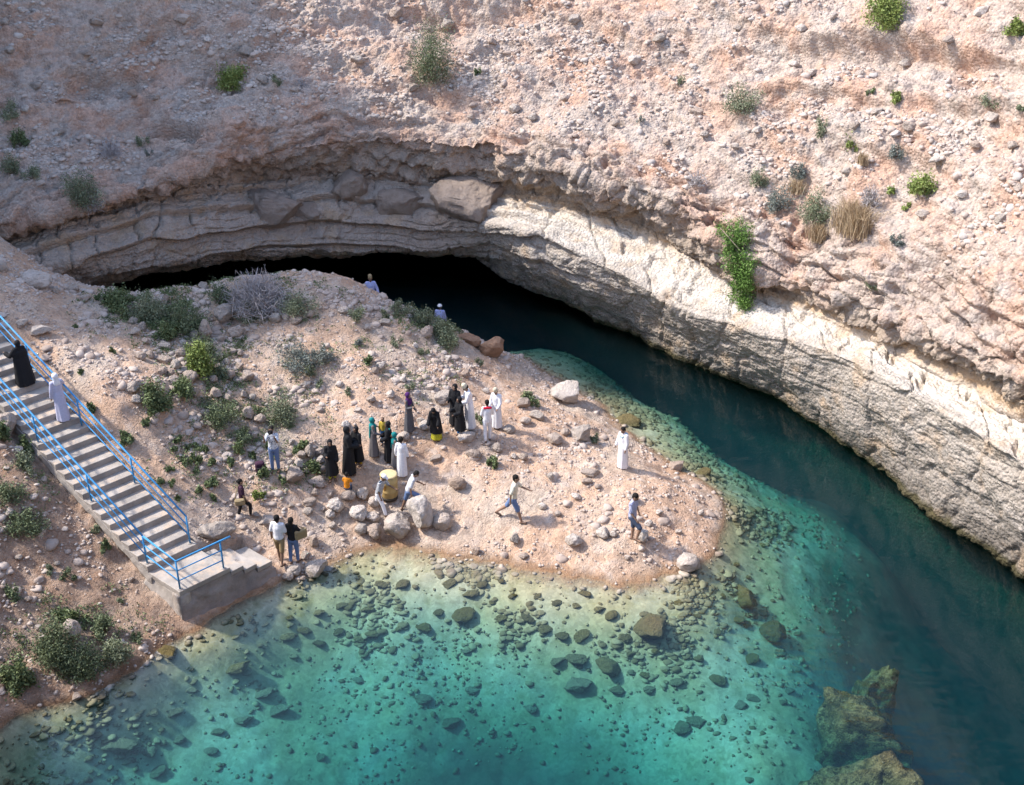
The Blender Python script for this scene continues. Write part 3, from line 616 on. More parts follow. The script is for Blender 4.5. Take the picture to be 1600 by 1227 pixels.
M['sunk_rock'] = mat_rock('silted_pool_rock', [(0.20, 0.175, 0.10), (0.26, 0.23, 0.15), (0.17, 0.145, 0.08)], (0.09, 0.08, 0.045), True)
def mat_block():
    t = NT('mottled_sunken_block'); n1 = t.noise(1.6, 4, 0.7); n2 = t.noise(5.0, 4, 0.75); n3 = t.noise(16.0, 3, 0.7)
    c = t.mix(t.ramp(n1, [(0.40, 0.0), (0.58, 1.0)]), (0.10, 0.085, 0.03), (0.30, 0.245, 0.11))
    c = t.mix(t.ramp(n2, [(0.46, 0.0), (0.60, 1.0)]), c, (0.05, 0.048, 0.02)); c = t.mix(t.math('MULTIPLY', t.ramp(n3, [(0.56, 0.0), (0.7, 1.0)]), 0.7), c, (0.42, 0.37, 0.22))
    return t.done(c, 0.9, t.bump(t.math('ADD', t.math('MULTIPLY', n2, 1.5), n3), 1.0, 0.16))
M['block'] = mat_block()
def mat_stone():
    t = NT('loose_stone'); a = t.attr('tone'); n = t.noise(9.0, 4, 0.65)
    c = t.ramp(a, [(0.0, (0.34, 0.265, 0.22)), (0.3, (0.46, 0.38, 0.325)), (0.55, (0.46, 0.385, 0.33)), (0.8, (0.51, 0.44, 0.385)), (1.0, (0.38, 0.345, 0.32))])
    c = t.mix(0.5, c, t.mix(1.0, c, t.ramp(n, [(0.3, (0.75, 0.72, 0.70)), (0.7, (1.15, 1.15, 1.15))]), 'MULTIPLY'))
    z = t.sep(t.pos)[2]; weed = t.maprange(z, 0.06, -0.10)
    c = t.mix(t.math('MULTIPLY', weed, 0.85), c, t.mix(a, (0.12, 0.09, 0.03), (0.31, 0.26, 0.13)))
    return t.done(c, 0.9, t.bump(n, 0.6, 0.03))
M['stone'] = mat_stone()
def ico(sub):
    bm = bmesh.new(); bmesh.ops.create_icosphere(bm, subdivisions=sub, radius=1.0)
    v = np.array([x.co for x in bm.verts]); f = np.array([[x.index for x in y.verts] for y in bm.faces]); bm.free(); return v, f
ICO = {k: ico(k) for k in (1, 2, 3, 4, 5)}
def rock_shape(sub, seed, angular=0.5, fine=0.05):
    v, f = ICO[sub]; rng = np.random.default_rng(seed); v = v.copy()
    r = 1 + 0.26 * perlin(v * 1.1 + seed * 3.7, seed) + 0.12 * perlin(v * 2.6 + seed, seed + 1)
    v = v * r[:, None]
    for k in range(int(3 + 9 * angular)):
        n = rng.normal(size=3); n /= np.linalg.norm(n); off = rng.uniform(0.55, 0.88) if angular > 0.5 else rng.uniform(0.72, 0.98)
        d = v @ n - off; v = v - np.clip(d, 0, None)[:, None] * n * 0.95
    if sub >= 3:
        nn = v / (np.linalg.norm(v, axis=1, keepdims=True) + 1e-9)
        v = v + nn * (fine * fbm(v * 1.0 + seed, 3.5, 3, seed + 5))[:, None]
        h, _ = worley(v * 3.2 + seed, seed); v = v - nn * (smooth(0.3, 0.12, h) * fine * 1.2)[:, None]
    v = v / np.abs(v).max(0)
    return v, f
ROCKS = [mesh_from('rock_%d' % i, *rock_shape(4, 100 + i, [0.4, 0.9, 0.7, 1.2][i % 4], 0.09)) for i in range(14)]
for i, m in enumerate(ROCKS): m.name = 'rock_form'
MATROCK = {}
def rock_mesh(i, mat):
    k = (i % len(ROCKS), mat)
    if k not in MATROCK:
        m = ROCKS[k[0]].copy(); m.name = 'rock_form'; m.materials.append(M[mat]); MATROCK[k] = m
    return MATROCK[k]
AUTO = ('rounded boulder in the low heap at the foot of the gully, beside the woman in black', 'weathered boulder lying among green shrubs in the gully beside the stairs', 'small rock on the crest at the foot of the shaded left wall', 'small rock on the path near the couple at the foot of the stairs', 'pale rock half sunk in the soil of the sunlit spit', 'small rock at the water line of the brown left bank', 'olive weed-covered rock in the shallows off the spit', 'silt-coloured rock on the turquoise pool bed', 'rock lying on the rubble slope above the cliff')
NROCK = 0; ROCK_SPOTS = []
def rock(px, py, w, h, mat, label, group=None, where='g', name='boulder', form=None, sink=0.30, rz=None, tilt=0.25, cat='boulder', unique=None):
    """px, py: middle of the rock in the photograph; w, h its size there"""
    global NROCK
    if where == 'g':
        p = ground_hit(px, py + h * 0.30); nrm = None
    else:
        p, nrm = cliff_hit(px, py + h * 0.15)
    s = depth_of(p) / FPX; rx = w * s / 2; wet_ = mat in ('weedy_rock', 'sunk_rock'); ry = (w + h) / 2 * s / 2; rzv = h * s / 2 * (0.62 if wet_ else 1.0)
    rr = random.Random(int(px * 7 + py * 13))
    me = rock_mesh(form if form is not None else rr.randrange(14), mat)
    if unique is not None:
        v, f = rock_shape(5 if unique > 1 else 4, int(px), 1.1 if unique > 1 else 0.7, 0.09)
        if unique > 1:
            v = ICO[5][0]; v = np.sign(v) * np.abs(v) ** 0.5; v = v / np.abs(v).max(0); q_ = v * (rx, ry, rzv) + px; rg = np.random.default_rng(int(px))
            v = v * (1 + 0.22 * fbm(q_, 0.8, 2, 5)[:, None])
            for _k in range(9):
                n_ = rg.normal(size=3); n_ /= np.linalg.norm(n_); d_ = v @ n_ - rg.uniform(0.7, 1.05); v = v - np.clip(d_, 0, None)[:, None] * n_ * 0.95
            q_ = v * (rx, ry, rzv) + px; v = v * (1 + 0.16 * (0.4 - np.abs(fbm(q_, 1.7, 4, 6))) + 0.04 * fbm(q_, 7.0, 2, 7))[:, None]
        me = mesh_from('rock_form', v, f); me.materials.append(M[mat])
    o = obj(name, me); o.scale = (rx, ry, rzv)
    ang = rr.uniform(-0.5, 0.5) if rz is None else rz
    o.rotation_euler = (rr.uniform(-tilt, tilt), rr.uniform(-tilt, tilt), ang)
    zc = rzv * (1 - sink * 1.25)
    o.location = (p[0], p[1], p[2] + zc) if nrm is None else tuple(p + nrm * (rzv * (0.25 if unique is None else -0.70)) + np.array([0, 0, rzv * 0.15]))
    tag(o, label, cat, group); NROCK += 1
    if label in AUTO: o['auto'] = 1
    ROCK_SPOTS.append((o.location[0], o.location[1], max(rx, ry)))
    return o
# the pile on the path below the people
G1 = 'boulders piled beside the path'
for a in [(655, 803, 46, 62, 'pale_rock', 'tall pointed pale boulder, largest of the pile below the yellow bin', 1), (621, 822, 48, 44, 'pale_rock', 'broad brown-stained boulder at the front of the pile, left of the pointed one', 7),
          (692, 815, 33, 31, 'pale_rock', 'smooth white round boulder alone at the right end of the pile', 0), (587, 830, 28, 28, 'rock', 'cracked grey boulder in front of the pile beside the brown-stained one', 2),
          (562, 802, 32, 28, 'pale_rock', 'pale boulder in the middle of the pile below the seated child', 4), (525, 790, 28, 27, 'pale_rock', 'pale rounded boulder at the left end of the pile', 8),
          (545, 775, 27, 19, 'rock', 'flat-topped boulder the child in orange sits on', 12), (568, 772, 23, 22, 'pale_rock', 'round boulder between the seated child and the man in stripes', 4),
          (582, 808, 28, 20, 'pale_rock', 'low boulder at the feet of the man in stripes', 8), (564, 826, 24, 20, 'rock', 'small boulder at the front left corner of the pile', 0),
          (517, 803, 18, 17, 'pale_rock', 'small round boulder under the left end of the pile', 4), (521, 820, 16, 13, 'rock', 'small low boulder on the path left of the pile', 9), (585, 785, 20, 20, 'pale_rock', 'boulder behind the legs of the man in stripes', 12)]:
    rock(*a[:5], a[5], G1, form=a[6], sink=0.16 if a[3] > 16 else 0.3, unique=1 if a[2] > 44 else None)
L2, G2_ = 'rounded boulder in the low heap at the foot of the gully, beside the woman in black', 'boulders heaped at the foot of the gully'
for a in [(486, 705, 17, 26), (472, 710, 15, 15), (501, 706, 15, 14), (469, 724, 22, 15), (502, 719, 15, 16), (460, 743, 34, 26), (498, 752, 34, 18), (480, 735, 14, 10), (455, 722, 12, 10)]:
    rock(*a, 'rock', L2, G2_, sink=0.2)
L3, G3 = 'weathered boulder lying among green shrubs in the gully beside the stairs', 'boulders in the shrubby gully'
rock(352, 492, 32, 36, 'rock', 'large dark rounded boulder standing in the upper gully shrubs', G3, form=4, sink=0.15)
rock(323, 518, 22, 36, 'rock', 'tall upright boulder like a tooth in the upper gully', G3, form=9, sink=0.15, tilt=0.1)
rock(250, 472, 34, 24, 'rock', 'wide grey boulder on the crest among green bushes', G3, sink=0.2)
for a in [(305, 523, 17, 18), (368, 518, 32, 20), (320, 448, 20, 15), (431, 496, 20, 18), (486, 492, 15, 14), (393, 491, 20, 14), (462, 500, 24, 12), (284, 551, 20, 16), (258, 540, 22, 16), (236, 554, 16, 16), (222, 557, 20, 16),
          (257, 562, 27, 16), (275, 570, 20, 20), (253, 580, 18, 14), (267, 582, 16, 13), (298, 588, 28, 20), (274, 593, 22, 15), (360, 585, 20, 18), (387, 588, 23, 18), (339, 614, 23, 18), (358, 622, 16, 19), (382, 616, 12, 14),
          (390, 646, 24, 22), (407, 654, 20, 18), (306, 612, 16, 20), (216, 624, 20, 17), (334, 592, 14, 14), (342, 574, 15, 14), (365, 549, 14, 12), (377, 552, 12, 12), (322, 646, 18, 16), (243, 650, 16, 14), (209, 501, 18, 14),
          (224, 511, 15, 18), (212, 518, 20, 12), (397, 682, 12, 17), (171, 508, 16, 10), (345, 530, 16, 12), (330, 540, 14, 11), (310, 560, 16, 13), (355, 565, 14, 12), (375, 572, 14, 12), (290, 610, 14, 12), (345, 640, 14, 12), (372, 640, 14, 12), (228, 532, 14, 11), (395, 620, 13, 11), (300, 540, 13, 12)]:
    rock(*a, 'rock', L3, G3, sink=0.24)
rock(209, 604, 30, 20, 'rock', 'dark flat rock on the bare slope right of the white-robed man on the stairs', None)
rock(57, 436, 62, 30, 'pale_rock', 'broad pale outcrop on the crest at the foot of the left wall', None, unique=1, name='rock_outcrop', cat='rock')
rock(62, 516, 42, 18, 'pale_rock', 'flat pale slab on the slope above the stair railing', None, name='flat_rock', cat='rock')
rock(10, 662, 42, 44, 'rock', 'large boulder at the left edge, below the stairs', None, form=4)
L4, G4 = 'small rock on the crest at the foot of the shaded left wall', 'rocks along the left crest'
for a in [(89, 453, 14, 12), (115, 450, 24, 13), (132, 465, 20, 12), (163, 462, 18, 12), (34, 503, 22, 12), (5, 417, 14, 24), (188, 466, 14, 10), (215, 462, 12, 9)]: rock(*a, 'rock', L4, G4)
rock(340, 830, 64, 34, 'rock', 'long flat rock ledge butting against the foot of the stairs', None, name='rock_ledge', unique=1, rz=0.35, cat='rock', sink=0.3)
rock(421, 812, 34, 18, 'rock', 'long flat boulder on the path behind the man in the white tee', None)
rock(492, 888, 46, 26, 'rock', 'long angular boulder at the shore right of the couple', None, form=3, rz=0.35, sink=0.2)
L5, G5 = 'small rock on the path near the couple at the foot of the stairs', 'rocks on the lower path'
for a in [(483, 783, 26, 14), (482, 798, 18, 12), (491, 843, 16, 22), (493, 768, 16, 12), (516, 772, 16, 10), (478, 867, 17, 14), (461, 889, 26, 18), (451, 900, 19, 15), (474, 903, 12, 10), (400, 803, 14, 9), (455, 790, 10, 8), (505, 795, 10, 8)]: rock(*a, 'rock', L5, G5)
# the sunlit spit
rock(886, 612, 56, 36, 'pale_rock', 'pale pyramid-shaped outcrop on the far shore of the spit', None, name='rock_outcrop', unique=1, cat='rock', sink=0.3)
rock(908, 677, 36, 30, 'rock', 'rough dark grey boulder on the crest of the spit', None, form=7, sink=0.2)
rock(1075, 879, 40, 30, 'pale_rock', 'white boulder at the water edge at the tip of the spit', None, form=0, sink=0.15)
rock(770, 545, 44, 34, 'red_rock', 'big square reddish boulder at the water behind the mound', None, form=3, sink=0.1, unique=1)
rock(735, 530, 46, 22, 'red_rock', 'low reddish rock shelf left of the square boulder at the water', None, sink=0.3, name='rock_ledge', cat='rock')
rock(1004, 838, 21, 26, 'pale_rock', 'pale upright boulder under the foot of the man in the checked shirt', None, form=4, sink=0.15)
rock(895, 843, 30, 21, 'pale_rock', 'pale double-topped boulder in the middle of the lower spit', None, sink=0.2)
rock(806, 843, 19, 19, 'rock', 'round cracked grey stone near the shore below the striding man', None, sink=0.15)
L6, G6 = 'pale rock half sunk in the soil of the sunlit spit', 'rocks scattered over the spit'
for a in [(664, 664, 20, 18), (730, 681, 30, 18), (794, 670, 23, 13), (821, 657, 20, 13), (777, 698, 23, 17), (740, 708, 29, 14), (715, 753, 30, 22), (818, 713, 16, 13), (804, 713, 12, 10), (866, 684, 29, 18), (883, 674, 16, 14), (840, 648, 27, 18), (818, 628, 24, 20),
          (922, 737, 34, 13), (917, 751, 20, 12), (860, 744, 13, 15), (847, 790, 17, 12), (872, 802, 12, 9), (900, 775, 18, 10), (934, 760, 12, 9), (989, 777, 19, 16), (1057, 727, 27, 18), (943, 831, 25, 21), (958, 834, 14, 12), (1013, 817, 15, 13), (744, 860, 15, 14),
          (818, 868, 16, 10), (681, 715, 23, 12), (602, 503, 20, 14), (575, 511, 13, 12), (537, 484, 20, 12), (667, 518, 27, 20), (595, 571, 20, 14), (631, 593, 14, 16), (672, 604, 21, 10), (727, 583, 18, 14), (587, 578, 14, 12), (612, 615, 18, 14), (580, 624, 18, 13), (542, 664, 18, 14),
          (633, 681, 16, 16), (691, 619, 38, 20), (657, 657, 16, 13), (1030, 800, 12, 9), (1060, 830, 12, 9), (980, 870, 12, 8), (1095, 800, 13, 10), (700, 560, 14, 10), (760, 610, 14, 10), (650, 540, 12, 9), (510, 540, 15, 11), (480, 600, 14, 11), (530, 600, 14, 10), (560, 640, 15, 11), (455, 690, 12, 10), (500, 640, 13, 11)]:
    rock(*a, 'pale_rock' if (a[0] * 3 + a[1]) % 5 < 2 else 'rock', L6, G6, sink=0.28)
# the left bank
rock(113, 985, 32, 40, 'rock', 'pinkish upright boulder in the dark bush on the left bank', None, form=0, sink=0.12)
rock(264, 1016, 34, 24, 'weedy_rock', 'dark wet boulder on the left shore below the landing', None, sink=0.2)
rock(373, 1041, 40, 24, 'weedy_rock', 'olive weedy rock breaking the surface off the left shore', None, sink=0.0)
L7, G7 = 'small rock at the water line of the brown left bank', 'rocks on the left bank'
for a in [(120, 1088, 17, 12), (27, 1077, 14, 11), (60, 980, 12, 9), (205, 905, 12, 8), (30, 870, 14, 9), (90, 880, 12, 8), (180, 1000, 11, 8), (45, 935, 14, 9)]: rock(*a, 'rock', L7, G7)
# rocks in the pool
L8, G8 = 'olive weed-covered rock in the shallows off the spit', 'weedy rocks in the shallows'
rock(1018, 976, 58, 48, 'weedy_rock', 'big golden-brown flat rock in the shallows below the tip of the spit', None, sink=0.15, unique=1)
rock(725, 958, 40, 22, 'weedy_rock', 'dark weedy boulder in the shallows, largest one left of the middle', G8, sink=0.1)
rock(950, 1038, 44, 34, 'weedy_rock', 'large dark block in the pool left of the golden-brown rock', G8, sink=0.1)
rock(1165, 925, 34, 60, 'weedy_rock', 'long weedy ridge of rock at the edge of the drop-off', G8, rz=0.6, sink=0.3)
rock(1207, 982, 44, 44, 'weedy_rock', 'round dark boulder at the edge of the drop-off', G8, sink=0.15)
rock(985, 655, 54, 22, 'weedy_rock', 'flat olive rock under water on the far side of the spit', G8, sink=0.2)
rock(1096, 738, 34, 15, 'weedy_rock', 'small olive rock at the far shore of the spit', G8, sink=0.1)
for a in [(597, 910, 25, 16), (629, 910, 25, 16), (703, 910, 25, 13), (753, 910, 23, 17), (735, 925, 30, 13), (785, 906, 14, 12), (686, 954, 20, 12), (785, 963, 22, 16), (826, 963, 28, 13), (664, 976, 30, 17), (583, 987, 28, 17), (564, 995, 23, 14), (623, 980, 13, 12),
          (544, 944, 32, 16), (575, 949, 24, 12), (852, 980, 26, 18), (879, 990, 26, 18), (910, 990, 29, 17), (984, 1019, 19, 17), (1008, 1052, 19, 15), (979, 994, 24, 16), (955, 958, 24, 18), (936, 949, 22, 15), (915, 925, 26, 12), (1023, 1014, 18, 14),
          (450, 992, 27, 15), (476, 982, 25, 15), (498, 954, 24, 17), (454, 963, 17, 12), (498, 1002, 24, 13), (534, 944, 22, 12), (529, 985, 19, 12), (1152, 965, 28, 13), (1164, 973, 20, 12), (1173, 1026, 29, 18), (1122, 1059, 31, 17), (1092, 1026, 20, 15), (870, 940, 18, 10), (840, 930, 16, 9), (800, 930, 18, 10), (900, 945, 16, 10), (770, 940, 14, 9), (1060, 940, 16, 9), (1090, 960, 18, 10), (1120, 985, 18, 10), (1070, 1000, 16, 10), (1130, 930, 14, 10), (1150, 880, 14, 9), (1190, 850, 14, 9), (1170, 900, 13, 9), (1040, 1045, 16, 10)]:
    rock(*a[:3], a[3] * 0.85, 'weedy_rock', L8, G8, sink=0.5)
L9, G9 = 'silt-coloured rock on the turquoise pool bed', 'rocks on the pool bed'
for a in [(903, 1023, 40, 23), (872, 1028, 30, 19), (905, 1059, 48, 42), (965, 1072, 28, 21), (1013, 1072, 24, 19), (987, 1047, 17, 13), (1056, 1062, 26, 15), (1068, 1130, 34, 26), (660, 1086, 32, 23), (737, 1074, 28, 13), (706, 1122, 32, 28), (831, 1103, 22, 17), (730, 1014, 22, 11),
          (411, 1078, 36, 20), (433, 1105, 44, 20), (378, 1120, 38, 17), (187, 1153, 64, 38), (236, 1167, 34, 21), (240, 1108, 26, 15), (274, 1108, 30, 17), (281, 1150, 26, 17), (246, 1200, 34, 20), (1262, 1062, 26, 17), (1231, 1076, 26, 14), (1216, 1018, 24, 15), (1157, 1096, 26, 20), (1178, 1088, 26, 13),
          (1222, 1095, 18, 11), (1246, 987, 17, 10), (1245, 1043, 15, 10), (1090, 1122, 36, 22), (340, 1140, 26, 14), (500, 1180, 22, 13), (300, 1075, 20, 12), (330, 1170, 24, 13), (560, 1060, 20, 11)]:
    rock(*a[:3], a[3] * 0.8, 'sunk_rock', L9, G9, sink=0.72)
# the three great blocks at the right, rising from the deep bed almost to the surface
def block(cx, cy, wpx, dpx, ztop, hgt, label, seed, rz):
    p = at_z(cx, cy, ztop); s = depth_of(p) / FPX
    v, f = rock_shape(5, seed, 1.0, 0.12); v = v.copy()
    v[:, 2] = np.sign(v[:, 2]) * np.abs(v[:, 2]) ** 0.6; v = v * (1, 1, 1)
    me = mesh_from('rock_form', v, f); v = v + (v / np.linalg.norm(v, axis=1, keepdims=True)) * (0.09 * fbm(v * (wpx * s / 2), 0.9, 4, seed))[:, None]; me = mesh_from('rock_form', v, f); me.materials.append(M['block'])
    o = obj('sunken_block', me); o.scale = (wpx * s / 2, dpx * s / 2 / math.sin(math.radians(42)), hgt / 2)
    o.location = (p[0], p[1], ztop - hgt / 2 * 0.95); o.rotation_euler = (0.08, -0.06, rz)
    return tag(o, label, 'rock', 'great sunken blocks')
block(1358, 1100, 200, 96, -0.45, 5.2, 'middle one of the three great weedy blocks under water at lower right', 301, -0.25)
block(1345, 1198, 225, 104, -0.30, 5.4, 'nearest of the three great weedy blocks, cut by the bottom edge', 302, -0.1)
block(1376, 1040, 78, 50, -0.7, 4.6, 'farthest and smallest of the three great weedy blocks under water', 303, 0.3)
# blocks wedged in the ledge above the cave
for a in [(432, 306, 92, 60, 'big fractured block left of centre in the ledge above the cave', 1), (549, 300, 54, 46, 'small square block wedged in the ledge above the cave', 3), (620, 303, 74, 42, 'cracked brownish block in the ledge above the cave', 5), (702, 318, 108, 58, 'longest block in the ledge above the cave, ending at the white slab', 7), (480, 330, 50, 24, 'slanting slab between the two left blocks of the ledge', 9)]:
    rock(a[0], a[1], a[2], a[3], 'ledge_rock', a[4], 'blocks in the cave ledge', 'c', 'ledge_block', form=a[5], unique=2, cat='rock', tilt=0.12)

# ---- loose stones too many to count, and the biggest of them as single things
def visible_ground():
    m = (gpx > -20) & (gpx < 1620) & (gpy > 380) & (gpy < 1240); return np.where(m)[0]
SMALL = [rock_shape(1, 400 + i, 0.6) for i in range(10)]; MID = [rock_shape(2, 500 + i, 1.1) for i in range(12)]
def stuff_stones(name, P, R, label, flat=0.62, lib=SMALL, tmax=1.0):
    vs_, fs_, tn = [], [], []; base = 0
    for i, (p, r) in enumerate(zip(P, R)):
        v, f = lib[RNG.integers(len(lib))]; a = RNG.uniform(0, 6.283); c, s = math.cos(a), math.sin(a)
        q = v * (r * RNG.uniform(0.8, 1.35), r * RNG.uniform(0.7, 1.1), r * RNG.uniform(flat * 0.7, flat * 1.3))
        q = np.stack([q[:, 0] * c - q[:, 1] * s, q[:, 0] * s + q[:, 1] * c, q[:, 2]], -1)
        vs_.append(q + p); fs_.append(f + base); base += len(v); tn.append(np.full(len(v), RNG.random() ** 1.3 * tmax))
    me = mesh_from(name, np.concatenate(vs_), np.concatenate(fs_), False); attr(me, 'tone', np.concatenate(tn)); me.materials.append(M['stone'])
    return tag(obj(name, me), label, 'stones', kind='stuff')
vg = visible_ground(); gzv = gv[vg, 2]
dens = smooth(-0.2, 0.4, fbm(gv[vg], 0.5, 2, 301)) + 0.25
def avoid(P):
    s_u, s_w = stair_uv(P[:, 0], P[:, 1])
    return ~((s_u > -4.8) & (s_u < NSTEP) & (s_w > -0.3) & (s_w < np.where(s_u < 0.2, 3.2, SW + 0.25)))
def pick(mask, n, w):
    idx = np.where(mask)[0]; pr = w[idx] / w[idx].sum(); return idx[RNG.choice(len(idx), n, p=pr)]
k = pick((gzv > 0.03) & (gzv < 8), 15000, dens * (0.9 + smooth(0.8, 2.5, gzv))); P = gv[vg][k]; P = P[avoid(P)]; R = 0.020 + 0.06 * RNG.random(len(P)) ** 3
stuff_stones('loose_stones', P + np.array([0, 0, 0.004]), R, 'countless small pale stones strewn over the dry slope and spit', tmax=0.85)
k = pick((gzv < 0.0) & (gzv > -3.2), 5200, dens * np.exp(gzv * 0.35)); P = gv[vg][k]; P = P[avoid(P)]; R = 0.03 + 0.085 * RNG.random(len(P)) ** 3
stuff_stones('pool_stones', P, R, 'countless small olive and pale stones on the pool bed', 0.5)
cm = (lf > 7.9) & (lf < 10.15) & (cpx > -20) & (cpx < 1620) & (CN[:, 2] > 0.25)
cdens = (smooth(-0.3, 0.5, fbm(G2, 0.35, 2, 311)) + 0.15) * np.clip(CN[:, 2], 0.3, 1)
k = pick(cm, 16000, cdens ** 2.2); R = 0.020 + 0.11 * RNG.random(len(k)) ** 4
stuff_stones('scree', G2[k] + CN[k] * R[:, None] * 0.02, R, 'countless pale stones bedded in the rubble slope above the cliff', 0.75)
k = pick(cm, 1500, cdens ** 1.6); R = 0.07 + 0.13 * RNG.random(len(k)) ** 3
stuff_stones('slope_cobbles', G2[k] - CN[k] * R[:, None] * 0.05, R, 'cobbles bedded in the rubble slope above the cliff', 0.7, MID)
k = pick((gzv < -0.04) & (gzv > -1.5), 2600, dens ** 2.5 * np.exp(gzv * 1.5)); P = gv[vg][k]; P = P[avoid(P)]; R = 0.06 + 0.13 * RNG.random(len(P)) ** 2.5
stuff_stones('shallows_cobbles', P, R, 'flat olive and tan cobbles lying in the shallows round the spit', 0.36, MID)
k = pick((gzv > 0.05) & (gzv < 8), 2300, dens ** 1.8 * (0.25 + smooth(0.8, 2.5, gzv)) * (1 + 1.5 * grn[vg])); P = gv[vg][k]; P = P[avoid(P)]; R = 0.06 + 0.15 * RNG.random(len(P)) ** 2.4
stuff_stones('ground_cobbles', P - np.array([0, 0, 1.0]) * (R * 0.12)[:, None], R, 'cobbles strewn over the dry slope and spit', 0.68, MID, 0.62)
SPOT = [(290, 28, 30, 15), (383, 78, 28, 17), (155, 32, 22, 12), (620, 18, 27, 20), (20, 75, 18, 14), (10, 30, 15, 12), (560, 90, 24, 14), (700, 40, 24, 18), (895, 30, 22, 16), (940, 60, 16, 14), (410, 120, 20, 14), (460, 135, 20, 12), (207, 145, 18, 13), (245, 150, 14, 10), (95, 203, 18, 12), (650, 138, 22, 14),
        (800, 170, 20, 16), (830, 180, 18, 14), (990, 90, 22, 16), (1088, 170, 24, 16), (1030, 60, 24, 15), (1240, 95, 18, 12), (1265, 112, 20, 12), (1345, 112, 20, 14), (1410, 100, 22, 14), (1250, 40, 20, 14), (1530, 15, 26, 18), (1580, 225, 24, 16), (1415, 195, 28, 17), (1395, 210, 20, 12), (1520, 225, 20, 15), (1335, 190, 20, 14),
        (1550, 180, 30, 18), (1460, 245, 30, 14), (1180, 200, 18, 12), (1150, 225, 18, 12), (1370, 170, 18, 10), (1500, 300, 22, 14), (1440, 330, 26, 16), (1560, 340, 26, 18), (1590, 290, 20, 14), (1320, 265, 16, 14), (1100, 210, 16, 12), (1040, 225, 14, 10), (960, 190, 18, 12), (880, 150, 18, 12), (740, 180, 14, 10), (500, 150, 14, 10), (140, 80, 18, 12), (60, 130, 20, 14), (40, 170, 16, 12), (330, 60, 16, 10), (230, 60, 16, 11), (1480, 60, 20, 12), (1300, 20, 18, 12), (1150, 40, 18, 12), (1085, 100, 16, 12), (770, 60, 18, 12)]
for a in SPOT: rock(*a, 'rock' if (a[0] + a[1]) % 3 else 'pale_rock', 'rock lying on the rubble slope above the cliff', 'rocks on the rubble slope', 'c', sink=0.3)
# ------------------------------------------------------------------ plants
def mat_leaf(name, c0, c1, c2):
    t = NT(name); a = t.attr('tone')
    c = t.ramp(a, [(0.0, c0), (0.55, c1), (1.0, c2)])
    t.b.inputs['Specular IOR Level'].default_value = 0.2
    try: t.b.inputs['Transmission Weight'].default_value = 0.0; 
    except Exception: pass
    return t.done(c, 0.65)
M['leaf'] = mat_leaf('green_leaves', (0.06, 0.08, 0.032), (0.13, 0.165, 0.07), (0.22, 0.26, 0.13))
M['lime'] = mat_leaf('yellow_green_leaves', (0.10, 0.13, 0.03), (0.20, 0.25, 0.065), (0.30, 0.35, 0.12))
M['olive'] = mat_leaf('grey_green_leaves', (0.09, 0.11, 0.06), (0.18, 0.205, 0.12), (0.29, 0.31, 0.20))
M['bluegrey'] = mat_leaf('blue_grey_leaves', (0.09, 0.11, 0.09), (0.17, 0.19, 0.165), (0.27, 0.29, 0.26))
M['dry'] = mat_leaf('dry_grey_twigs', (0.30, 0.265, 0.26), (0.44, 0.40, 0.39), (0.56, 0.52, 0.51))
M['straw'] = mat_leaf('straw_grass', (0.27, 0.19, 0.11), (0.42, 0.31, 0.19), (0.54, 0.42, 0.28))
M['vine'] = mat_leaf('bright_green_vine_leaves', (0.05, 0.10, 0.02), (0.11, 0.20, 0.04), (0.20, 0.31, 0.08))
M['dark_leaf'] = mat_leaf('dark_green_leaves', (0.065, 0.085, 0.042), (0.13, 0.16, 0.08), (0.21, 0.245, 0.14))
M['stem'] = mat_leaf('bush_stem', (0.12, 0.085, 0.06), (0.19, 0.15, 0.11), (0.26, 0.21, 0.16))
def quads_mesh(name, Ctr, A, Bv, tone, mat):
    n = len(Ctr); v = np.empty((n, 4, 3)); v[:, 0] = Ctr - A; v[:, 1] = Ctr + Bv * 0.8; v[:, 2] = Ctr + A; v[:, 3] = Ctr - Bv * 0.8
    me = mesh_from(name, v.reshape(-1, 3), np.arange(n * 4).reshape(n, 4), False); attr(me, 'tone', np.repeat(tone, 4)); me.materials.append(mat); return me
def blades_mesh(name, base, tip, wid, tone, mat, bend):
    n = len(base); d = tip - base; side = np.cross(d, RNG.normal(size=(n, 3))); side /= np.linalg.norm(side, axis=1, keepdims=True) + 1e-9
    mid = base + d * 0.55 + bend; v = np.empty((n, 5, 3)); w = wid[:, None]
    v[:, 0] = base - side * w; v[:, 1] = base + side * w; v[:, 2] = mid + side * w * 0.7; v[:, 3] = mid - side * w * 0.7; v[:, 4] = tip
    i = np.arange(n)[:, None] * 5
    f = np.concatenate([i + [0, 1, 2], i + [0, 2, 3], i + [3, 2, 4]])
    me = mesh_from(name, v.reshape(-1, 3), f, False); attr(me, 'tone', np.repeat(tone, 5)); me.materials.append(mat); return me
def join_tubes(name, tubes, mat):
    vs_, fs_, b = [], [], 0
    for V, Fc in tubes:
        vs_.append(V); fs_ += [tuple(i + b for i in f) for f in Fc]; b += len(V)
    me = mesh_from(name, np.concatenate(vs_), fs_); attr(me, 'tone', RNG.random(b)); me.materials.append(mat); return me
def unit(n):
    v = RNG.normal(size=(n, 3)); return v / np.linalg.norm(v, axis=1, keepdims=True)
PLANT_COUNT = 0
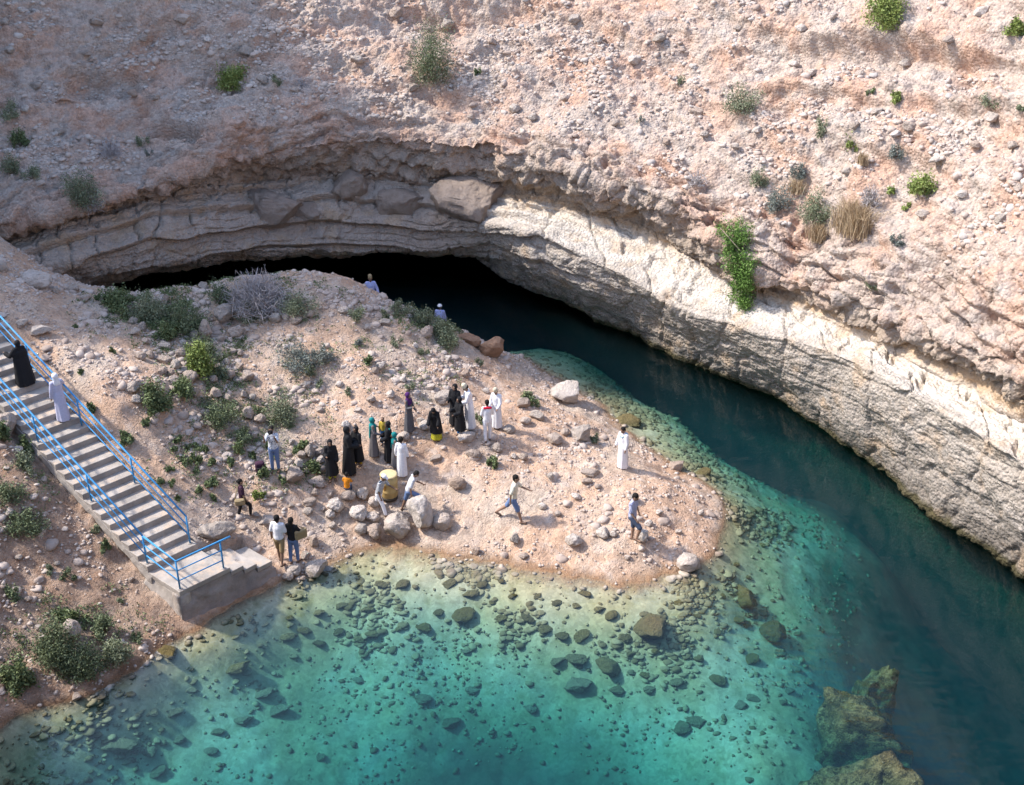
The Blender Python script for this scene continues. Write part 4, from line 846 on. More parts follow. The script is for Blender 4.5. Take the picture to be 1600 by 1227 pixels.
def plant(kind, px, py, w, h, label, where='g', group=None, mat=None, name=None, dens=1.0):
    """px: middle, py: foot of the plant in the photograph; w, h: its size there"""
    if where == 'g': p = ground_hit(px, py); nrm = np.array([0, 0, 1.0])
    else: p, nrm = cliff_hit(px, py)
    k_ = (1.08 if where == 'g' else 1.15) if kind not in ('vine', 'herb') and w > 19 else 1.0; s = depth_of(p) / FPX; W = w * s / 2 * k_; Hh = h * s * 1.08 * k_
    root = empty(name or {'leaf': 'shrub', 'twig': 'dry_bush', 'blade': 'grass_tuft', 'vine': 'hanging_vine', 'herb': 'low_herb'}[kind], tuple(p - nrm * 0.04), random.uniform(0, 6))
    tag(root, label, {'leaf': 'shrub', 'twig': 'bush', 'blade': 'grass', 'vine': 'vine', 'herb': 'plant'}[kind], group)
    if label.startswith(('low green herb', 'green bush in the thick')): root['auto'] = 1
    m = M[mat]; area = w * h
    if kind in ('leaf', 'herb'):
        nb = max(5, int(area / 90)) if kind == 'leaf' else max(4, int(area / 60)); nb = min(nb, 46)
        tips = unit(nb) * RNG.uniform(0.35, 0.95, (nb, 1)); tips[:, 2] = np.abs(tips[:, 2]) * 0.9 + 0.12
        tips = tips * (W, W, Hh * 0.92)
        ln = int(np.clip(area * 1.25 * dens, 150, 9000)); c = RNG.integers(nb, size=ln)
        sp_ = np.array([W, W, Hh]) * (0.26 if kind == 'leaf' else 0.22)
        ctr = tips[c] * RNG.uniform(0.75, 1.06, (ln, 1)) + RNG.normal(size=(ln, 3)) * sp_ * 0.55; ctr[:, 2] = np.abs(ctr[:, 2]) + 0.015
        sz = RNG.uniform(0.028, 0.06, (ln, 1)) * (0.8 if mat in ('olive', 'bluegrey', 'dark_leaf') else 1.15)
        a = unit(ln) * sz; b = np.cross(a, unit(ln)); b = b / (np.linalg.norm(b, axis=1, keepdims=True) + 1e-9) * sz * 0.55
        tone = np.clip(RNG.normal(0.5, 0.22, ln) + (RNG.random(nb)[c] - 0.5) * 0.5, 0, 1)
        obj('foliage', quads_mesh('foliage', ctr, a, b, tone, m), None, root)
        tb = []
        for q in tips[:16]: tb.append(tube([(0, 0, 0), q * (0.45, 0.45, 0.62), q * 1.0], [0.014, 0.009, 0.004], 4))
        obj('stems', join_tubes('stems', tb, M['stem']), None, root)
    elif kind == 'twig':
        n = int(np.clip(area * 0.17, 80, 1300)); tb = []
        for i in range(n):
            d = unit(1)[0]; d[2] = abs(d[2]) * 0.8 + 0.05; L = RNG.uniform(0.45, 1.0); d2 = unit(1)[0]; d2[2] = abs(d2[2]) * 0.5
            st = d * (W, W, Hh) * RNG.uniform(0.05, 0.7); e = st + (d * 0.45 + d2 * 0.55) * (W, W, Hh) * L * 0.55
            mid = (st + e) / 2 + RNG.normal(size=3) * 0.10 * W + (0, 0, 0.05 * Hh); tb.append(tube([st, mid, e + (0, 0, -0.06 * Hh)], [0.012, 0.009, 0.004], 3, False))
        obj('twigs', join_tubes('twigs', tb, m), None, root)
    elif kind == 'blade':
        n = int(np.clip(area * 0.5 * dens, 60, 1500)); base = RNG.normal(size=(n, 3)) * (W * 0.42, W * 0.42, 0); base[:, 2] = 0
        d = RNG.normal(size=(n, 3)) * (W * 0.45, W * 0.45, 0); tip = base + d; tip[:, 2] = Hh * RNG.uniform(0.45, 1.05, n)
        bend = np.stack([d[:, 0] * -0.2, d[:, 1] * -0.2, Hh * 0.12 * np.ones(n)], -1)
        obj('blades', blades_mesh('blades', base, tip, RNG.uniform(0.006, 0.013, n), np.clip(RNG.normal(0.5, 0.25, n), 0, 1), m, bend), None, root)
    elif kind == 'vine':
        na = 340; tt = RNG.random(na) ** 0.9; hw = np.where(tt < 0.45, 24.0, 24.0 - 24 * (tt - 0.45)) * (0.8 + 0.3 * np.sin(tt * 17)); qx = 1147 + 16 * tt + RNG.uniform(-1, 1, na) * hw; qy = 346 + tt * 134
        an = []
        for x_, y_ in zip(qx, qy):
            c_, n_ = cliff_hit(x_, y_); v_ = -c_ + np.array([0, 0, CAMH]); v_ /= np.linalg.norm(v_); an.append(c_ + (n_ * 0.5 + v_ * 0.5) * RNG.uniform(0.08, 0.42))
        an = np.array(an) - np.array(root.location); ln = 9500; cl = RNG.integers(na, size=ln); ctr = an[cl] + RNG.normal(size=(ln, 3)) * 0.11
        sz = RNG.uniform(0.02, 0.05, (ln, 1)); a = unit(ln) * sz; b = np.cross(a, unit(ln)); b = b / np.linalg.norm(b, axis=1, keepdims=True) * sz * 0.7
        root.rotation_euler = (0, 0, 0)
        obj('foliage', quads_mesh('foliage', ctr, a, b, np.clip(RNG.normal(0.5, 0.25, ln), 0, 1), m), None, root)
        od = np.argsort(qy); tb = [tube([an[od[j]], an[od[j + 110]], an[od[j + 220]]], [0.022, 0.014, 0.006], 5) for j in (2, 20, 45, 70)]
        obj('stems', join_tubes('stems', tb, M['stem']), None, root)
    return root
S = 'shrubs on the slopes'
plant('leaf', 682, 126, 74, 84, 'largest dark green shrub, high on the slope above the cave', 'c', S, 'dark_leaf', dens=2.2)
plant('leaf', 1377, 45, 58, 62, 'yellow-green shrub cut by the top edge above the right wall', 'c', S, 'lime')
plant('leaf', 1586, 50, 32, 30, 'small bright green shrub at the top right corner', 'c', S, 'lime')
plant('leaf', 362, 136, 58, 36, 'green shrub on the shaded slope at upper left', 'c', S, 'lime')
plant('leaf', 1155, 172, 58, 40, 'grey-green shrub alone on the upper right slope', 'c', S, 'olive')
plant('leaf', 128, 318, 62, 56, 'grey-green bush hanging over the shaded left ledge', 'c', S, 'olive')
plant('twig', 152, 330, 44, 44, 'bare grey bush hanging beside the green one on the left ledge', 'c', None, 'dry')
plant('leaf', 32, 226, 30, 26, 'small green bush on the shaded slope by the left edge', 'c', S, 'leaf')
plant('leaf', 14, 268, 40, 30, 'dark olive bush at the left edge of the ledge', 'c', S, 'olive')
plant('leaf', 52, 275, 36, 24, 'low olive bush right of the dark one on the left ledge', 'c', S, 'olive')
plant('twig', 178, 240, 44, 36, 'bare dry bush on the left shelf', 'c', None, 'dry')
plant('leaf', 226, 225, 24, 18, 'small dull green bush beside the hollow on the left shelf', 'c', S, 'olive')
plant('leaf', 237, 245, 16, 14, 'tiny blue-grey bush below the hollow on the left shelf', 'c', S, 'bluegrey')
plant('leaf', 22, 180, 42, 22, 'dry olive bush under the scarp at the left edge', 'c', S, 'olive')
plant('leaf', 437, 130, 26, 16, 'small olive bush among stones right of the shaded green shrub', 'c', S, 'olive')
plant('twig', 470, 130, 28, 18, 'small grey twig bush among stones on the shaded slope', 'c', None, 'dry')
plant('leaf', 744, 114, 14, 16, 'tiny bright green plant right of the largest dark shrub', 'c', S, 'leaf')
plant('leaf', 1437, 298, 48, 30, 'dark green spreading shrub on the right slope', 'c', S, 'lime')
plant('leaf', 1267, 352, 54, 48, 'wide green-tipped bush just above the vine', 'c', S, 'olive')
plant('leaf', 1212, 330, 46, 40, 'blue-grey bush above the right rim', 'c', S, 'bluegrey')
plant('leaf', 1183, 288, 36, 30, 'small grey-green bush on the shelf above the vine', 'c', S, 'olive')
plant('leaf', 1243, 276, 32, 24, 'grey-green cushion bush on the shelf right of the small one', 'c', S, 'bluegrey')
plant('leaf', 1324, 236, 32, 28, 'bright olive bush in the middle of the right slope', 'c', S, 'lime')
plant('leaf', 1278, 218, 26, 26, 'dull olive bush left of the bright one on the right slope', 'c', S, 'olive')
plant('blade', 1333, 366, 62, 46, 'wide clump of straw-coloured grass on the right rim', 'c', None, 'straw', 'dry_grass')
plant('blade', 1275, 378, 28, 26, 'small clump of dry grass left of the wide straw clump', 'c', None, 'straw', 'dry_grass')
plant('blade', 1346, 252, 18, 22, 'small straw tuft below the bright olive bush', 'c', None, 'straw', 'dry_grass')
plant('blade', 1237, 300, 28, 20, 'straw grass under the cushion bush', 'c', None, 'straw', 'dry_grass')
plant('twig', 1354, 318, 36, 42, 'bare branching twig bush above the straw grass', 'c', None, 'dry')
plant('leaf', 1547, 172, 46, 26, 'pale olive bush behind a rock near the right edge', 'c', S, 'olive')
plant('leaf', 1592, 170, 18, 16, 'small dark olive bush at the right edge', 'c', S, 'olive')
plant('leaf', 1394, 162, 22, 16, 'small olive bush on the upper right slope', 'c', S, 'lime')
plant('leaf', 1354, 150, 16, 14, 'tiny dark green bush on the upper right slope', 'c', S, 'leaf')
plant('leaf', 1412, 322, 16, 12, 'tiny yellow-green cushion right of the twig bush', 'c', S, 'lime')
plant('leaf', 1390, 308, 20, 12, 'low green cushion under the twig bush', 'c', S, 'lime')
plant('leaf', 1395, 250, 32, 24, 'grey cushion bush in the right slope scree', 'c', S, 'bluegrey')
plant('leaf', 1355, 452, 24, 18, 'small pale green bush growing on the right cliff face', 'c', S, 'olive')
plant('twig', 1085, 290, 40, 26, 'dry brown bush on the rim left of the vine', 'c', None, 'dry')
plant('leaf', 1393, 380, 26, 16, 'mauve-grey cushion at the edge of the right rim', 'c', S, 'bluegrey')
plant('leaf', 1058, 130, 14, 24, 'thin olive plant on the middle slope', 'c', S, 'olive')
plant('leaf', 1000, 190, 16, 10, 'flat grey plant on the middle slope', 'c', S, 'bluegrey')
plant('vine', 1150, 348, 62, 134, 'bright green vine hanging over the white cliff band', 'c', None, 'vine')
T = 'shrubs on the mound'
plant('twig', 405, 484, 118, 74, 'great grey tangle of dry branches on the crest of the mound', 'g', None, 'dry')
for a in [(467, 486, 72, 32, 'olive', 'green bush right of the great dry tangle'), (395, 497, 50, 26, 'olive', 'green bush below the great dry tangle'), (185, 480, 60, 32, 'leaf', 'dark green bush at the left end of the crest'),
          (232, 500, 70, 44, 'olive', 'tall green bush left of the upper gully'), (285, 515, 84, 46, 'dark_leaf', 'spreading green bush in the upper gully'), (262, 528, 44, 28, 'leaf', 'bright green low bush under the spreading one'),
          (345, 470, 50, 30, 'dark_leaf', 'dark green bush left of the great dry tangle'), (320, 555, 62, 34, 'dark_leaf', 'dark bush across the middle of the gully'), (312, 588, 50, 56, 'lime', 'yellow-green feathery bush in the gully'),
          (345, 585, 36, 30, 'olive', 'olive bush right of the yellow-green one'), (245, 640, 46, 50, 'leaf', 'round green bush on the slope right of the robed man'), (283, 612, 56, 24, 'leaf', 'low green bush under the gully boulders'),
          (440, 660, 58, 48, 'olive', 'round green bush above the photographer'), (345, 662, 70, 40, 'dark_leaf', 'dark green bush at the lower end of the gully boulders'), (378, 690, 46, 30, 'dark_leaf', 'dark low bush left of the photographer'),
          (470, 570, 78, 34, 'bluegrey', 'wide blue-grey bush in the middle of the mound'), (503, 562, 38, 26, 'bluegrey', 'small blue-grey bush right of the wide one'), (478, 585, 34, 20, 'olive', 'olive bush under the wide blue-grey one'),
          (828, 632, 36, 26, 'leaf', 'bright green bush by the grey rock on the spit crest'), (405, 780, 20, 20, 'lime', 'small green tuft on the path above the couple'), (490, 735, 36, 20, 'leaf', 'green plant among the boulders beside the woman in black'),
          (560, 500, 34, 22, 'olive', 'small olive bush near the far crest'), (598, 500, 26, 18, 'olive', 'small grey-green bush right of the olive one near the crest'), (562, 540, 22, 16, 'bluegrey', 'small blue-green bush on the pale mound'),
          (620, 540, 22, 18, 'olive', 'little bush on the pale mound below the crest'), (663, 555, 26, 18, 'olive', 'low olive bush under the long hedge of grass'), (573, 566, 24, 14, 'leaf', 'low green bush left on the pale mound'),
          (772, 728, 20, 18, 'leaf', 'small green plant alone on the spit'), (748, 571, 18, 14, 'olive', 'small bush near the far shore'), (925, 690, 24, 14, 'olive', 'grey herb at the foot of the dark grey boulder'),
          (748, 660, 22, 16, 'dark_leaf', 'dark weed between the two white robed men'), (500, 605, 20, 14, 'olive', 'little olive bush on the middle of the mound'), (545, 615, 18, 12, 'olive', 'tiny bush beside the path on the mound'), (640, 610, 22, 14, 'olive', 'little green bush among rocks above the purple scarf')]:
    plant('leaf', a[0], a[1], a[2], a[3], a[5], 'g', T, a[4])
U = 'green hedge along the far crest'
for a in [(622, 488, 40, 18), (645, 496, 44, 24), (668, 510, 46, 26), (690, 526, 50, 32), (702, 538, 44, 28), (655, 508, 36, 16)]: plant('leaf', *a, 'green bush in the thick strip along the far crest by the capped man', 'g', U, 'olive', dens=1.3)
Wd = 'low green plants on the stair slope'
for a in [(276, 688, 20, 14), (275, 703, 18, 12), (300, 700, 26, 12), (318, 705, 20, 16), (285, 725, 22, 12), (305, 722, 26, 16), (332, 728, 18, 16), (308, 738, 20, 12), (328, 757, 30, 16), (312, 768, 16, 16), (335, 782, 16, 18), (268, 735, 18, 14), (267, 757, 16, 12), (247, 755, 18, 12), (280, 780, 12, 12), (145, 645, 20, 18), (130, 585, 16, 12), (175, 550, 14, 10), (118, 512, 14, 10), (155, 470, 16, 12), (230, 665, 22, 14), (200, 690, 32, 20), (420, 700, 26, 16), (440, 755, 22, 14), (415, 742, 30, 22), (455, 735, 18, 14), (395, 715, 22, 18), (475, 700, 26, 14), (465, 705, 20, 12), (370, 705, 30, 20), (360, 725, 24, 14)]:
    plant('herb', *a, 'low green herb on the gravel between the stairs and the gully', 'g', Wd, 'leaf')
X = 'plants on the left bank'
for a in [(88, 1030, 72, 74, 'dark_leaf', 'large dark bush round the pinkish boulder on the left bank'), (130, 1050, 70, 50, 'dark_leaf', 'dark sprawling bush nearest the water on the left bank'), (162, 990, 44, 34, 'dark_leaf', 'dark bush right of the pinkish boulder'), (182, 1030, 48, 40, 'olive', 'olive bush at the edge of the left bank'),
          (32, 1072, 58, 46, 'leaf', 'bright green bush in the lower left corner'), (105, 968, 40, 22, 'leaf', 'bright green plant behind the pinkish boulder'), (167, 860, 20, 18, 'leaf', 'small green plant under the flank of the stairs'), (42, 705, 30, 28, 'leaf', 'green plant beside the upper stairs'), (5, 690, 24, 40, 'leaf', 'green bush at the left edge beside the boulder'),
          (40, 830, 70, 36, 'dark_leaf', 'low dark scrub on the brown bank below the stairs'), (20, 780, 50, 34, 'dark_leaf', 'dark scrub at the left edge of the brown bank'), (78, 895, 22, 14, 'olive', 'small herb on the brown bank'), (108, 905, 26, 16, 'dark_leaf', 'small dark herb on the brown bank'), (38, 730, 40, 26, 'olive', 'olive scrub under the upper stairs'), (190, 940, 18, 12, 'olive', 'tiny herb on the bare bank below the landing'), (20, 935, 36, 22, 'dark_leaf', 'dark scrub at the left edge above the green bush'), (220, 1000, 26, 18, 'dark_leaf', 'dark weed on the shore left of the wet boulder'), (150, 830, 22, 16, 'olive', 'grey weed under the stair flank')]:
    plant('leaf', a[0], a[1], a[2], a[3], a[5], 'g', X, a[4])

# low green cover between the boulders of the gully and under the bushes: nobody could count its sprigs
gi = np.where((grn > 0.12) & (gv[:, 2] > 0.15) & (gpx > -10))[0]; gi = gi[avoid(gv[gi])]
pr_ = grn[gi] ** 1.6 * (smooth(-0.15, 0.35, fbm(gv[gi], 1.1, 2, 331)) + 0.04); gi = gi[RNG.choice(len(gi), 5200, p=pr_ / pr_.sum())]
nl = 9; ctr = np.repeat(gv[gi], nl, 0) + RNG.normal(size=(len(gi) * nl, 3)) * (0.07, 0.07, 0.035) + (0, 0, 0.05); sz = RNG.uniform(0.022, 0.055, (len(ctr), 1))
a_ = unit(len(ctr)) * sz; b_ = np.cross(a_, unit(len(ctr))); b_ = b_ / (np.linalg.norm(b_, axis=1, keepdims=True) + 1e-9) * sz * 0.55
tag(obj('ground_cover', quads_mesh('ground_cover', ctr, a_, b_, np.clip(np.repeat(RNG.random(len(gi)), nl) * 0.6 + RNG.random(len(ctr)) * 0.4, 0, 1), M['leaf'])), 'low green weeds spreading between the boulders of the gully', 'weeds', kind='stuff')
# ------------------------------------------------------------------ people
def mat_cloth(name, col, kind='plain', col2=None, scale=30.0):
    t = NT(name); tc = t.n('ShaderNodeTexCoord').outputs['Object']; n = t.noise(18.0, 4, 0.6, tc)
    c = t.mix(0.35, col, t.mix(1.0, col, t.ramp(n, [(0.3, (0.7, 0.7, 0.7)), (0.7, (1.2, 1.2, 1.2))]), 'MULTIPLY'))
    if kind == 'stripes_h':
        w = t.n('ShaderNodeTexWave', wave_type='BANDS', bands_direction='Z'); w.inputs['Scale'].default_value = scale; t.l(tc, w.inputs['Vector'])
        c = t.mix(t.ramp(w.outputs['Fac'], [(0.45, 0.0), (0.55, 1.0)]), c, col2)
    elif kind == 'check':
        w = t.n('ShaderNodeTexWave', wave_type='BANDS', bands_direction='Z'); w.inputs['Scale'].default_value = scale; t.l(tc, w.inputs['Vector'])
        w2 = t.n('ShaderNodeTexWave', wave_type='BANDS', bands_direction='X'); w2.inputs['Scale'].default_value = scale; t.l(tc, w2.inputs['Vector'])
        c = t.mix(t.math('MULTIPLY', t.math('ADD', t.ramp(w.outputs['Fac'], [(0.5, 0.0), (0.7, 1.0)]), t.ramp(w2.outputs['Fac'], [(0.5, 0.0), (0.7, 1.0)])), 0.5), c, col2)
    elif kind == 'print':
        v = t.voro(scale, vec=tc); c = t.mix(t.ramp(v, [(0.25, 1.0), (0.42, 0.0)]), c, col2)
    return t.done(c, 0.85, t.bump(t.noise(7.0, 3, 0.5, tc), 0.5, 0.02))
CL = {'white': (0.74, 0.73, 0.75), 'cream': (0.66, 0.63, 0.52), 'black': (0.012, 0.012, 0.014), 'charcoal': (0.10, 0.098, 0.105), 'grey': (0.14, 0.13, 0.135), 'teal': (0.01, 0.19, 0.19), 'purple': (0.07, 0.018, 0.11), 'plum': (0.05, 0.02, 0.04),
      'yellow': (0.52, 0.38, 0.06), 'lime': (0.42, 0.42, 0.05), 'mustard': (0.36, 0.24, 0.03), 'blue': (0.02, 0.16, 0.42), 'denim': (0.13, 0.19, 0.34), 'dark_denim': (0.06, 0.08, 0.13), 'khaki': (0.27, 0.19, 0.10), 'orange': (0.62, 0.22, 0.015), 'pale_blue': (0.36, 0.40, 0.66),
      'pale_grey': (0.52, 0.53, 0.57), 'shaded_white': (0.47, 0.47, 0.60), 'tan': (0.30, 0.23, 0.13), 'red': (0.6, 0.02, 0.05), 'hair': (0.012, 0.010, 0.009), 'sandal': (0.05, 0.035, 0.025)}
CM = {}
def cloth(c):
    if c not in CM:
        if c == 'stripes': CM[c] = mat_cloth('striped_shirt', (0.62, 0.63, 0.66), 'stripes_h', (0.035, 0.05, 0.075), 7.0)
        elif c == 'check': CM[c] = mat_cloth('checked_shirt', (0.58, 0.60, 0.72), 'check', (0.10, 0.12, 0.28), 8.0)
        elif c == 'print': CM[c] = mat_cloth('printed_shirt', (0.62, 0.64, 0.68), 'print', (0.12, 0.13, 0.17), 16.0)
        elif c == 'shawl': CM[c] = mat_cloth('patterned_shawl', (0.30, 0.42, 0.48), 'print', (0.04, 0.08, 0.11), 30.0)
        elif c == 'kumma': CM[c] = mat_cloth('embroidered_cap', (0.62, 0.56, 0.42), 'print', (0.18, 0.16, 0.12), 60.0)
        elif c == 'floral': CM[c] = mat_cloth('yellow_floral_cloth', (0.46, 0.42, 0.03), 'print', (0.08, 0.12, 0.02), 26.0)
        elif c == 'logo_tee': CM[c] = mat_cloth('cream_tee', CL['cream'])
        else: CM[c] = mat_cloth(c + '_cloth', CL[c])
    return CM[c]
def mat_skin():
    t = NT('brown_skin'); oi = t.n('ShaderNodeObjectInfo').outputs['Random']
    c = t.ramp(oi, [(0.0, (0.17, 0.095, 0.06)), (1.0, (0.29, 0.18, 0.125))]); t.b.inputs['Specular IOR Level'].default_value = 0.4
    return t.done(c, 0.55)
M['skin'] = mat_skin(); M['eye'] = mat_cloth('dark_eye', (0.01, 0.008, 0.007)); M['lip'] = mat_cloth('lip', (0.12, 0.045, 0.04))
def ell(c, r, seg=10, rings=7, rot=None):
    V, Fc = [], []
    for i in range(rings + 1):
        th = math.pi * i / rings
        for k in range(seg):
            a = 2 * math.pi * k / seg; V.append((r[0] * math.sin(th) * math.cos(a), r[1] * math.sin(th) * math.sin(a), -r[2] * math.cos(th)))
    for i in range(rings):
        for k in range(seg): Fc.append((i * seg + k, i * seg + (k + 1) % seg, (i + 1) * seg + (k + 1) % seg, (i + 1) * seg + k))
    V = np.array(V)
    if rot is not None: V = V @ np.array(rot).T
    return V + np.array(c), Fc
def cone(p0, r0, p1, r1, seg=10):
    """rounded tapered limb; r may be (across, along) for a flattened section"""
    p0 = np.array(p0, float); p1 = np.array(p1, float); d = p1 - p0; L = np.linalg.norm(d) + 1e-9; d = d / L
    x = np.array([1.0, 0, 0]); x = x - d * (x @ d); x = x / np.linalg.norm(x) if np.linalg.norm(x) > 0.2 else np.array([0, 1.0, 0]); y = np.cross(d, x)
    f = lambda r: np.array(r, float) if hasattr(r, '__len__') else np.array([r, r], float)
    r0, r1 = f(r0), f(r1); V, Fc = [], []; prof = []
    for t in (-1.0, -0.8, -0.4): prof.append((p0 + d * min(r0) * t, r0 * math.sqrt(max(1e-4, 1 - t * t))))
    for t in (0, 0.33, 0.66, 1): prof.append((p0 + d * L * t, r0 * (1 - t) + r1 * t))
    for t in (0.4, 0.8, 1.0): prof.append((p1 + d * min(r1) * t, r1 * math.sqrt(max(1e-4, 1 - t * t))))
    for c, r in prof:
        for k in range(seg): a = 2 * math.pi * k / seg; V.append(c + x * r[0] * math.cos(a) + y * r[1] * math.sin(a))
    n = len(prof)
    for i in range(n - 1):
        for k in range(seg): Fc.append((i * seg + k, i * seg + (k + 1) % seg, (i + 1) * seg + (k + 1) % seg, (i + 1) * seg + k))
    Fc.append(tuple(range(seg))[::-1]); Fc.append(tuple(range((n - 1) * seg, n * seg)))
    return np.array(V), Fc
def loft(rings, seg=26, fold=0.0, seed=0):
    """rings: (centre, rx, ry, fold weight); closed top and bottom"""
    V, Fc = [], []; ph = seed * 1.7
    for c, rx, ry, fw in rings:
        for k in range(seg):
            a = 2 * math.pi * k / seg; m = 1 + fold * fw * (math.sin(a * 7 + ph) * 0.6 + math.sin(a * 11 + ph * 2) * 0.4)
            V.append((c[0] + rx * m * math.cos(a), c[1] + ry * m * math.sin(a), c[2]))
    for i in range(len(rings) - 1):
        for k in range(seg): Fc.append((i * seg + k, i * seg + (k + 1) % seg, (i + 1) * seg + (k + 1) % seg, (i + 1) * seg + k))
    Fc.append(tuple(range(seg))[::-1]); Fc.append(tuple(range((len(rings) - 1) * seg, len(rings) * seg)))
    return np.array(V), Fc
def fuse(name, parts, mat, parent, voxel, scale, ratio=0.45):
    vs_, fs_, b = [], [], 0
    for V, Fc in parts:
        vs_.append(V); fs_ += [tuple(i + b for i in f) for f in Fc]; b += len(V)
    me = mesh_from(name + '_src', np.concatenate(vs_) * scale, fs_)
    bm = bmesh.new(); bm.from_mesh(me); bmesh.ops.recalc_face_normals(bm, faces=bm.faces); bm.to_mesh(me); bm.free()
    o = bpy.data.objects.new('tmp', me); C.objects.link(o)
    m = o.modifiers.new('r', 'REMESH'); m.mode = 'VOXEL'; m.voxel_size = voxel; m.use_smooth_shade = True
    s = o.modifiers.new('s', 'SMOOTH'); s.iterations = 2; s.factor = 0.5
    d = o.modifiers.new('d', 'DECIMATE'); d.ratio = ratio
    dg = bpy.context.evaluated_depsgraph_get(); out = bpy.data.meshes.new_from_object(o.evaluated_get(dg)); out.name = name
    bpy.data.objects.remove(o); bpy.data.meshes.remove(me)
    out.materials.clear(); out.materials.append(mat); out.polygons.foreach_set('use_smooth', np.ones(len(out.polygons), bool))
    return obj(name, out, None, parent)
def lerp(a, b, t): return np.array(a) * (1 - t) + np.array(b) * t
def person(label, pos, height, face, top, bottom, head='hair', legs=((0, 0), (0, 0)), arms=((0, 8, 10), (0, 8, 10)), lean=0, nod=0, turn=0, child=False, shoes=True, top2=None, scarf=None, seated=False, wide=1.0, group='visitors at the sinkhole', hem=0.05, head_col=None):
    """legs: (swing, knee) right and left, arms: (forward, out, elbow) right and left, degrees; local +y is forward"""
    R = math.radians; sc = height / 1.72
    root = empty('person', tuple(pos), -R(face)); tag(root, label, 'person', group)
    up = np.array([0, math.sin(R(lean)), math.cos(R(lean))]); fw = np.array([0, math.cos(R(lean)), -math.sin(R(lean))])
    hip = np.array([0, 0, 0.92]); J = {}
    for s, (sw_, kn) in zip((1, -1), legs):
        h = hip + (s * 0.09, 0, -0.03); k = h + np.array([s * 0.01, math.sin(R(sw_)), -math.cos(R(sw_))]) * 0.42
        a = k + np.array([0, math.sin(R(sw_ - kn)), -math.cos(R(sw_ - kn))]) * 0.40; J[s] = (h, k, a)
    low = min(J[1][2][2], J[-1][2][2]); dz = 0.075 - low
    if seated: dz = 0.12 - hip[2]
    hip = hip + (0, 0, dz)
    for s in (1, -1): J[s] = tuple(q + (0, 0, dz) for q in J[s])
    waist = hip + up * 0.14; chest = hip + up * 0.36; sh = hip + up * 0.50; neck = hip + up * 0.56
    hd = np.array([0, math.sin(R(lean + nod)), math.cos(R(lean + nod))]); hf = np.array([0, math.cos(R(lean + nod)), -math.sin(R(lean + nod))])
    cy, sy = math.cos(R(-turn)), math.sin(R(-turn)); Rt = lambda v: np.array([v[0] * cy - v[1] * sy, v[0] * sy + v[1] * cy, v[2]])
    hf = Rt(hf); hr = np.cross(hf, hd); k_h = 1.18 if child else 1.0
    hc = neck + hd * 0.125 * k_h + hf * 0.015
    HR = np.stack([hr, hf, hd], 1)
    A = {}
    for s, (f_, o_, e_) in zip((1, -1), arms):
        s0 = sh + (s * 0.165, 0, -0.02); d = np.array([s * math.sin(R(o_)), math.sin(R(f_)) * math.cos(R(o_)), -math.cos(R(f_)) * math.cos(R(o_))]); e = s0 + d * 0.28
        f2 = f_ + e_; d2 = np.array([s * math.sin(R(o_ * 0.6)) - s * 0.25 * math.sin(R(e_)), math.sin(R(f2)), -math.cos(R(f2))]); d2 /= np.linalg.norm(d2); w = e + d2 * 0.245
        A[s] = (s0, e, w, d2)
    # body
    B = [cone(hip + (0, 0, -0.02), (0.145, 0.105), waist, (0.125, 0.09)), cone(waist, (0.125, 0.09), chest, (0.15, 0.105)), cone(chest, (0.15, 0.10), sh - up * 0.03, (0.15, 0.075)), cone(sh - up * 0.02, 0.06, hc - hd * 0.06, 0.05),
         ell(hc + hd * 0.02 - hf * 0.008, np.array([0.078, 0.096, 0.10]) * k_h, 14, 10, HR), ell(hc - hd * 0.055 * k_h + hf * 0.028, np.array([0.056, 0.062, 0.062]) * k_h, 12, 8, HR),
         cone(hc + hf * 0.088 * k_h + hd * 0.01, 0.010, hc + hf * 0.108 * k_h - hd * 0.025, 0.014, 6), cone(hc + hf * 0.078 * k_h + hd * 0.035 - hr * 0.035, 0.014, hc + hf * 0.078 * k_h + hd * 0.035 + hr * 0.035, 0.014, 6)]
    for s in (1, -1):
        h, k, a = J[s]; B += [cone(h, 0.082, k, 0.054), cone(k, 0.054, lerp(k, a, 0.35), 0.054), cone(lerp(k, a, 0.3), 0.055, a, 0.034)]
        sw_, kn = legs[0 if s == 1 else 1]; ft = R((sw_ - kn) * 0.6) if not seated else 0
        fd = np.array([s * 0.12, math.cos(ft), math.sin(ft)]); B += [cone(a + (0, 0, -0.035) - fd * 0.04, 0.034, a + (0, 0, -0.048) + fd * 0.14, (0.042, 0.022))]
        B.append(ell(hc + hr * s * 0.082 * k_h + hd * 0.0, (0.014, 0.026, 0.034), 8, 6, HR))
        s0, e, w, d2 = A[s]; B += [cone(s0, 0.056, e, 0.040), cone(e, 0.040, w, 0.028)]
        # hand: palm, four unequal bent fingers and a thumb from the side of the palm
        xx = np.cross(d2, [s * 1.0, 0.2, 0.1]); xx /= np.linalg.norm(xx); zz = np.cross(d2, xx); pc = w + d2 * 0.055
        B.append(cone(w + d2 * 0.01, (0.026, 0.02), w + d2 * 0.085, (0.036, 0.018)))
        for q, ln in zip((-1.5, -0.5, 0.5, 1.5), (0.062, 0.074, 0.070, 0.054)):
            b0 = w + d2 * 0.085 + xx * q * 0.019; b1 = b0 + (d2 * 0.92 + zz * 0.3 * s) * ln * 0.5; b2 = b1 + (d2 * 0.7 + zz * 0.7 * s) * ln * 0.5
            B += [cone(b0, 0.0095, b1, 0.009, 6), cone(b1, 0.009, b2, 0.0075, 6)]
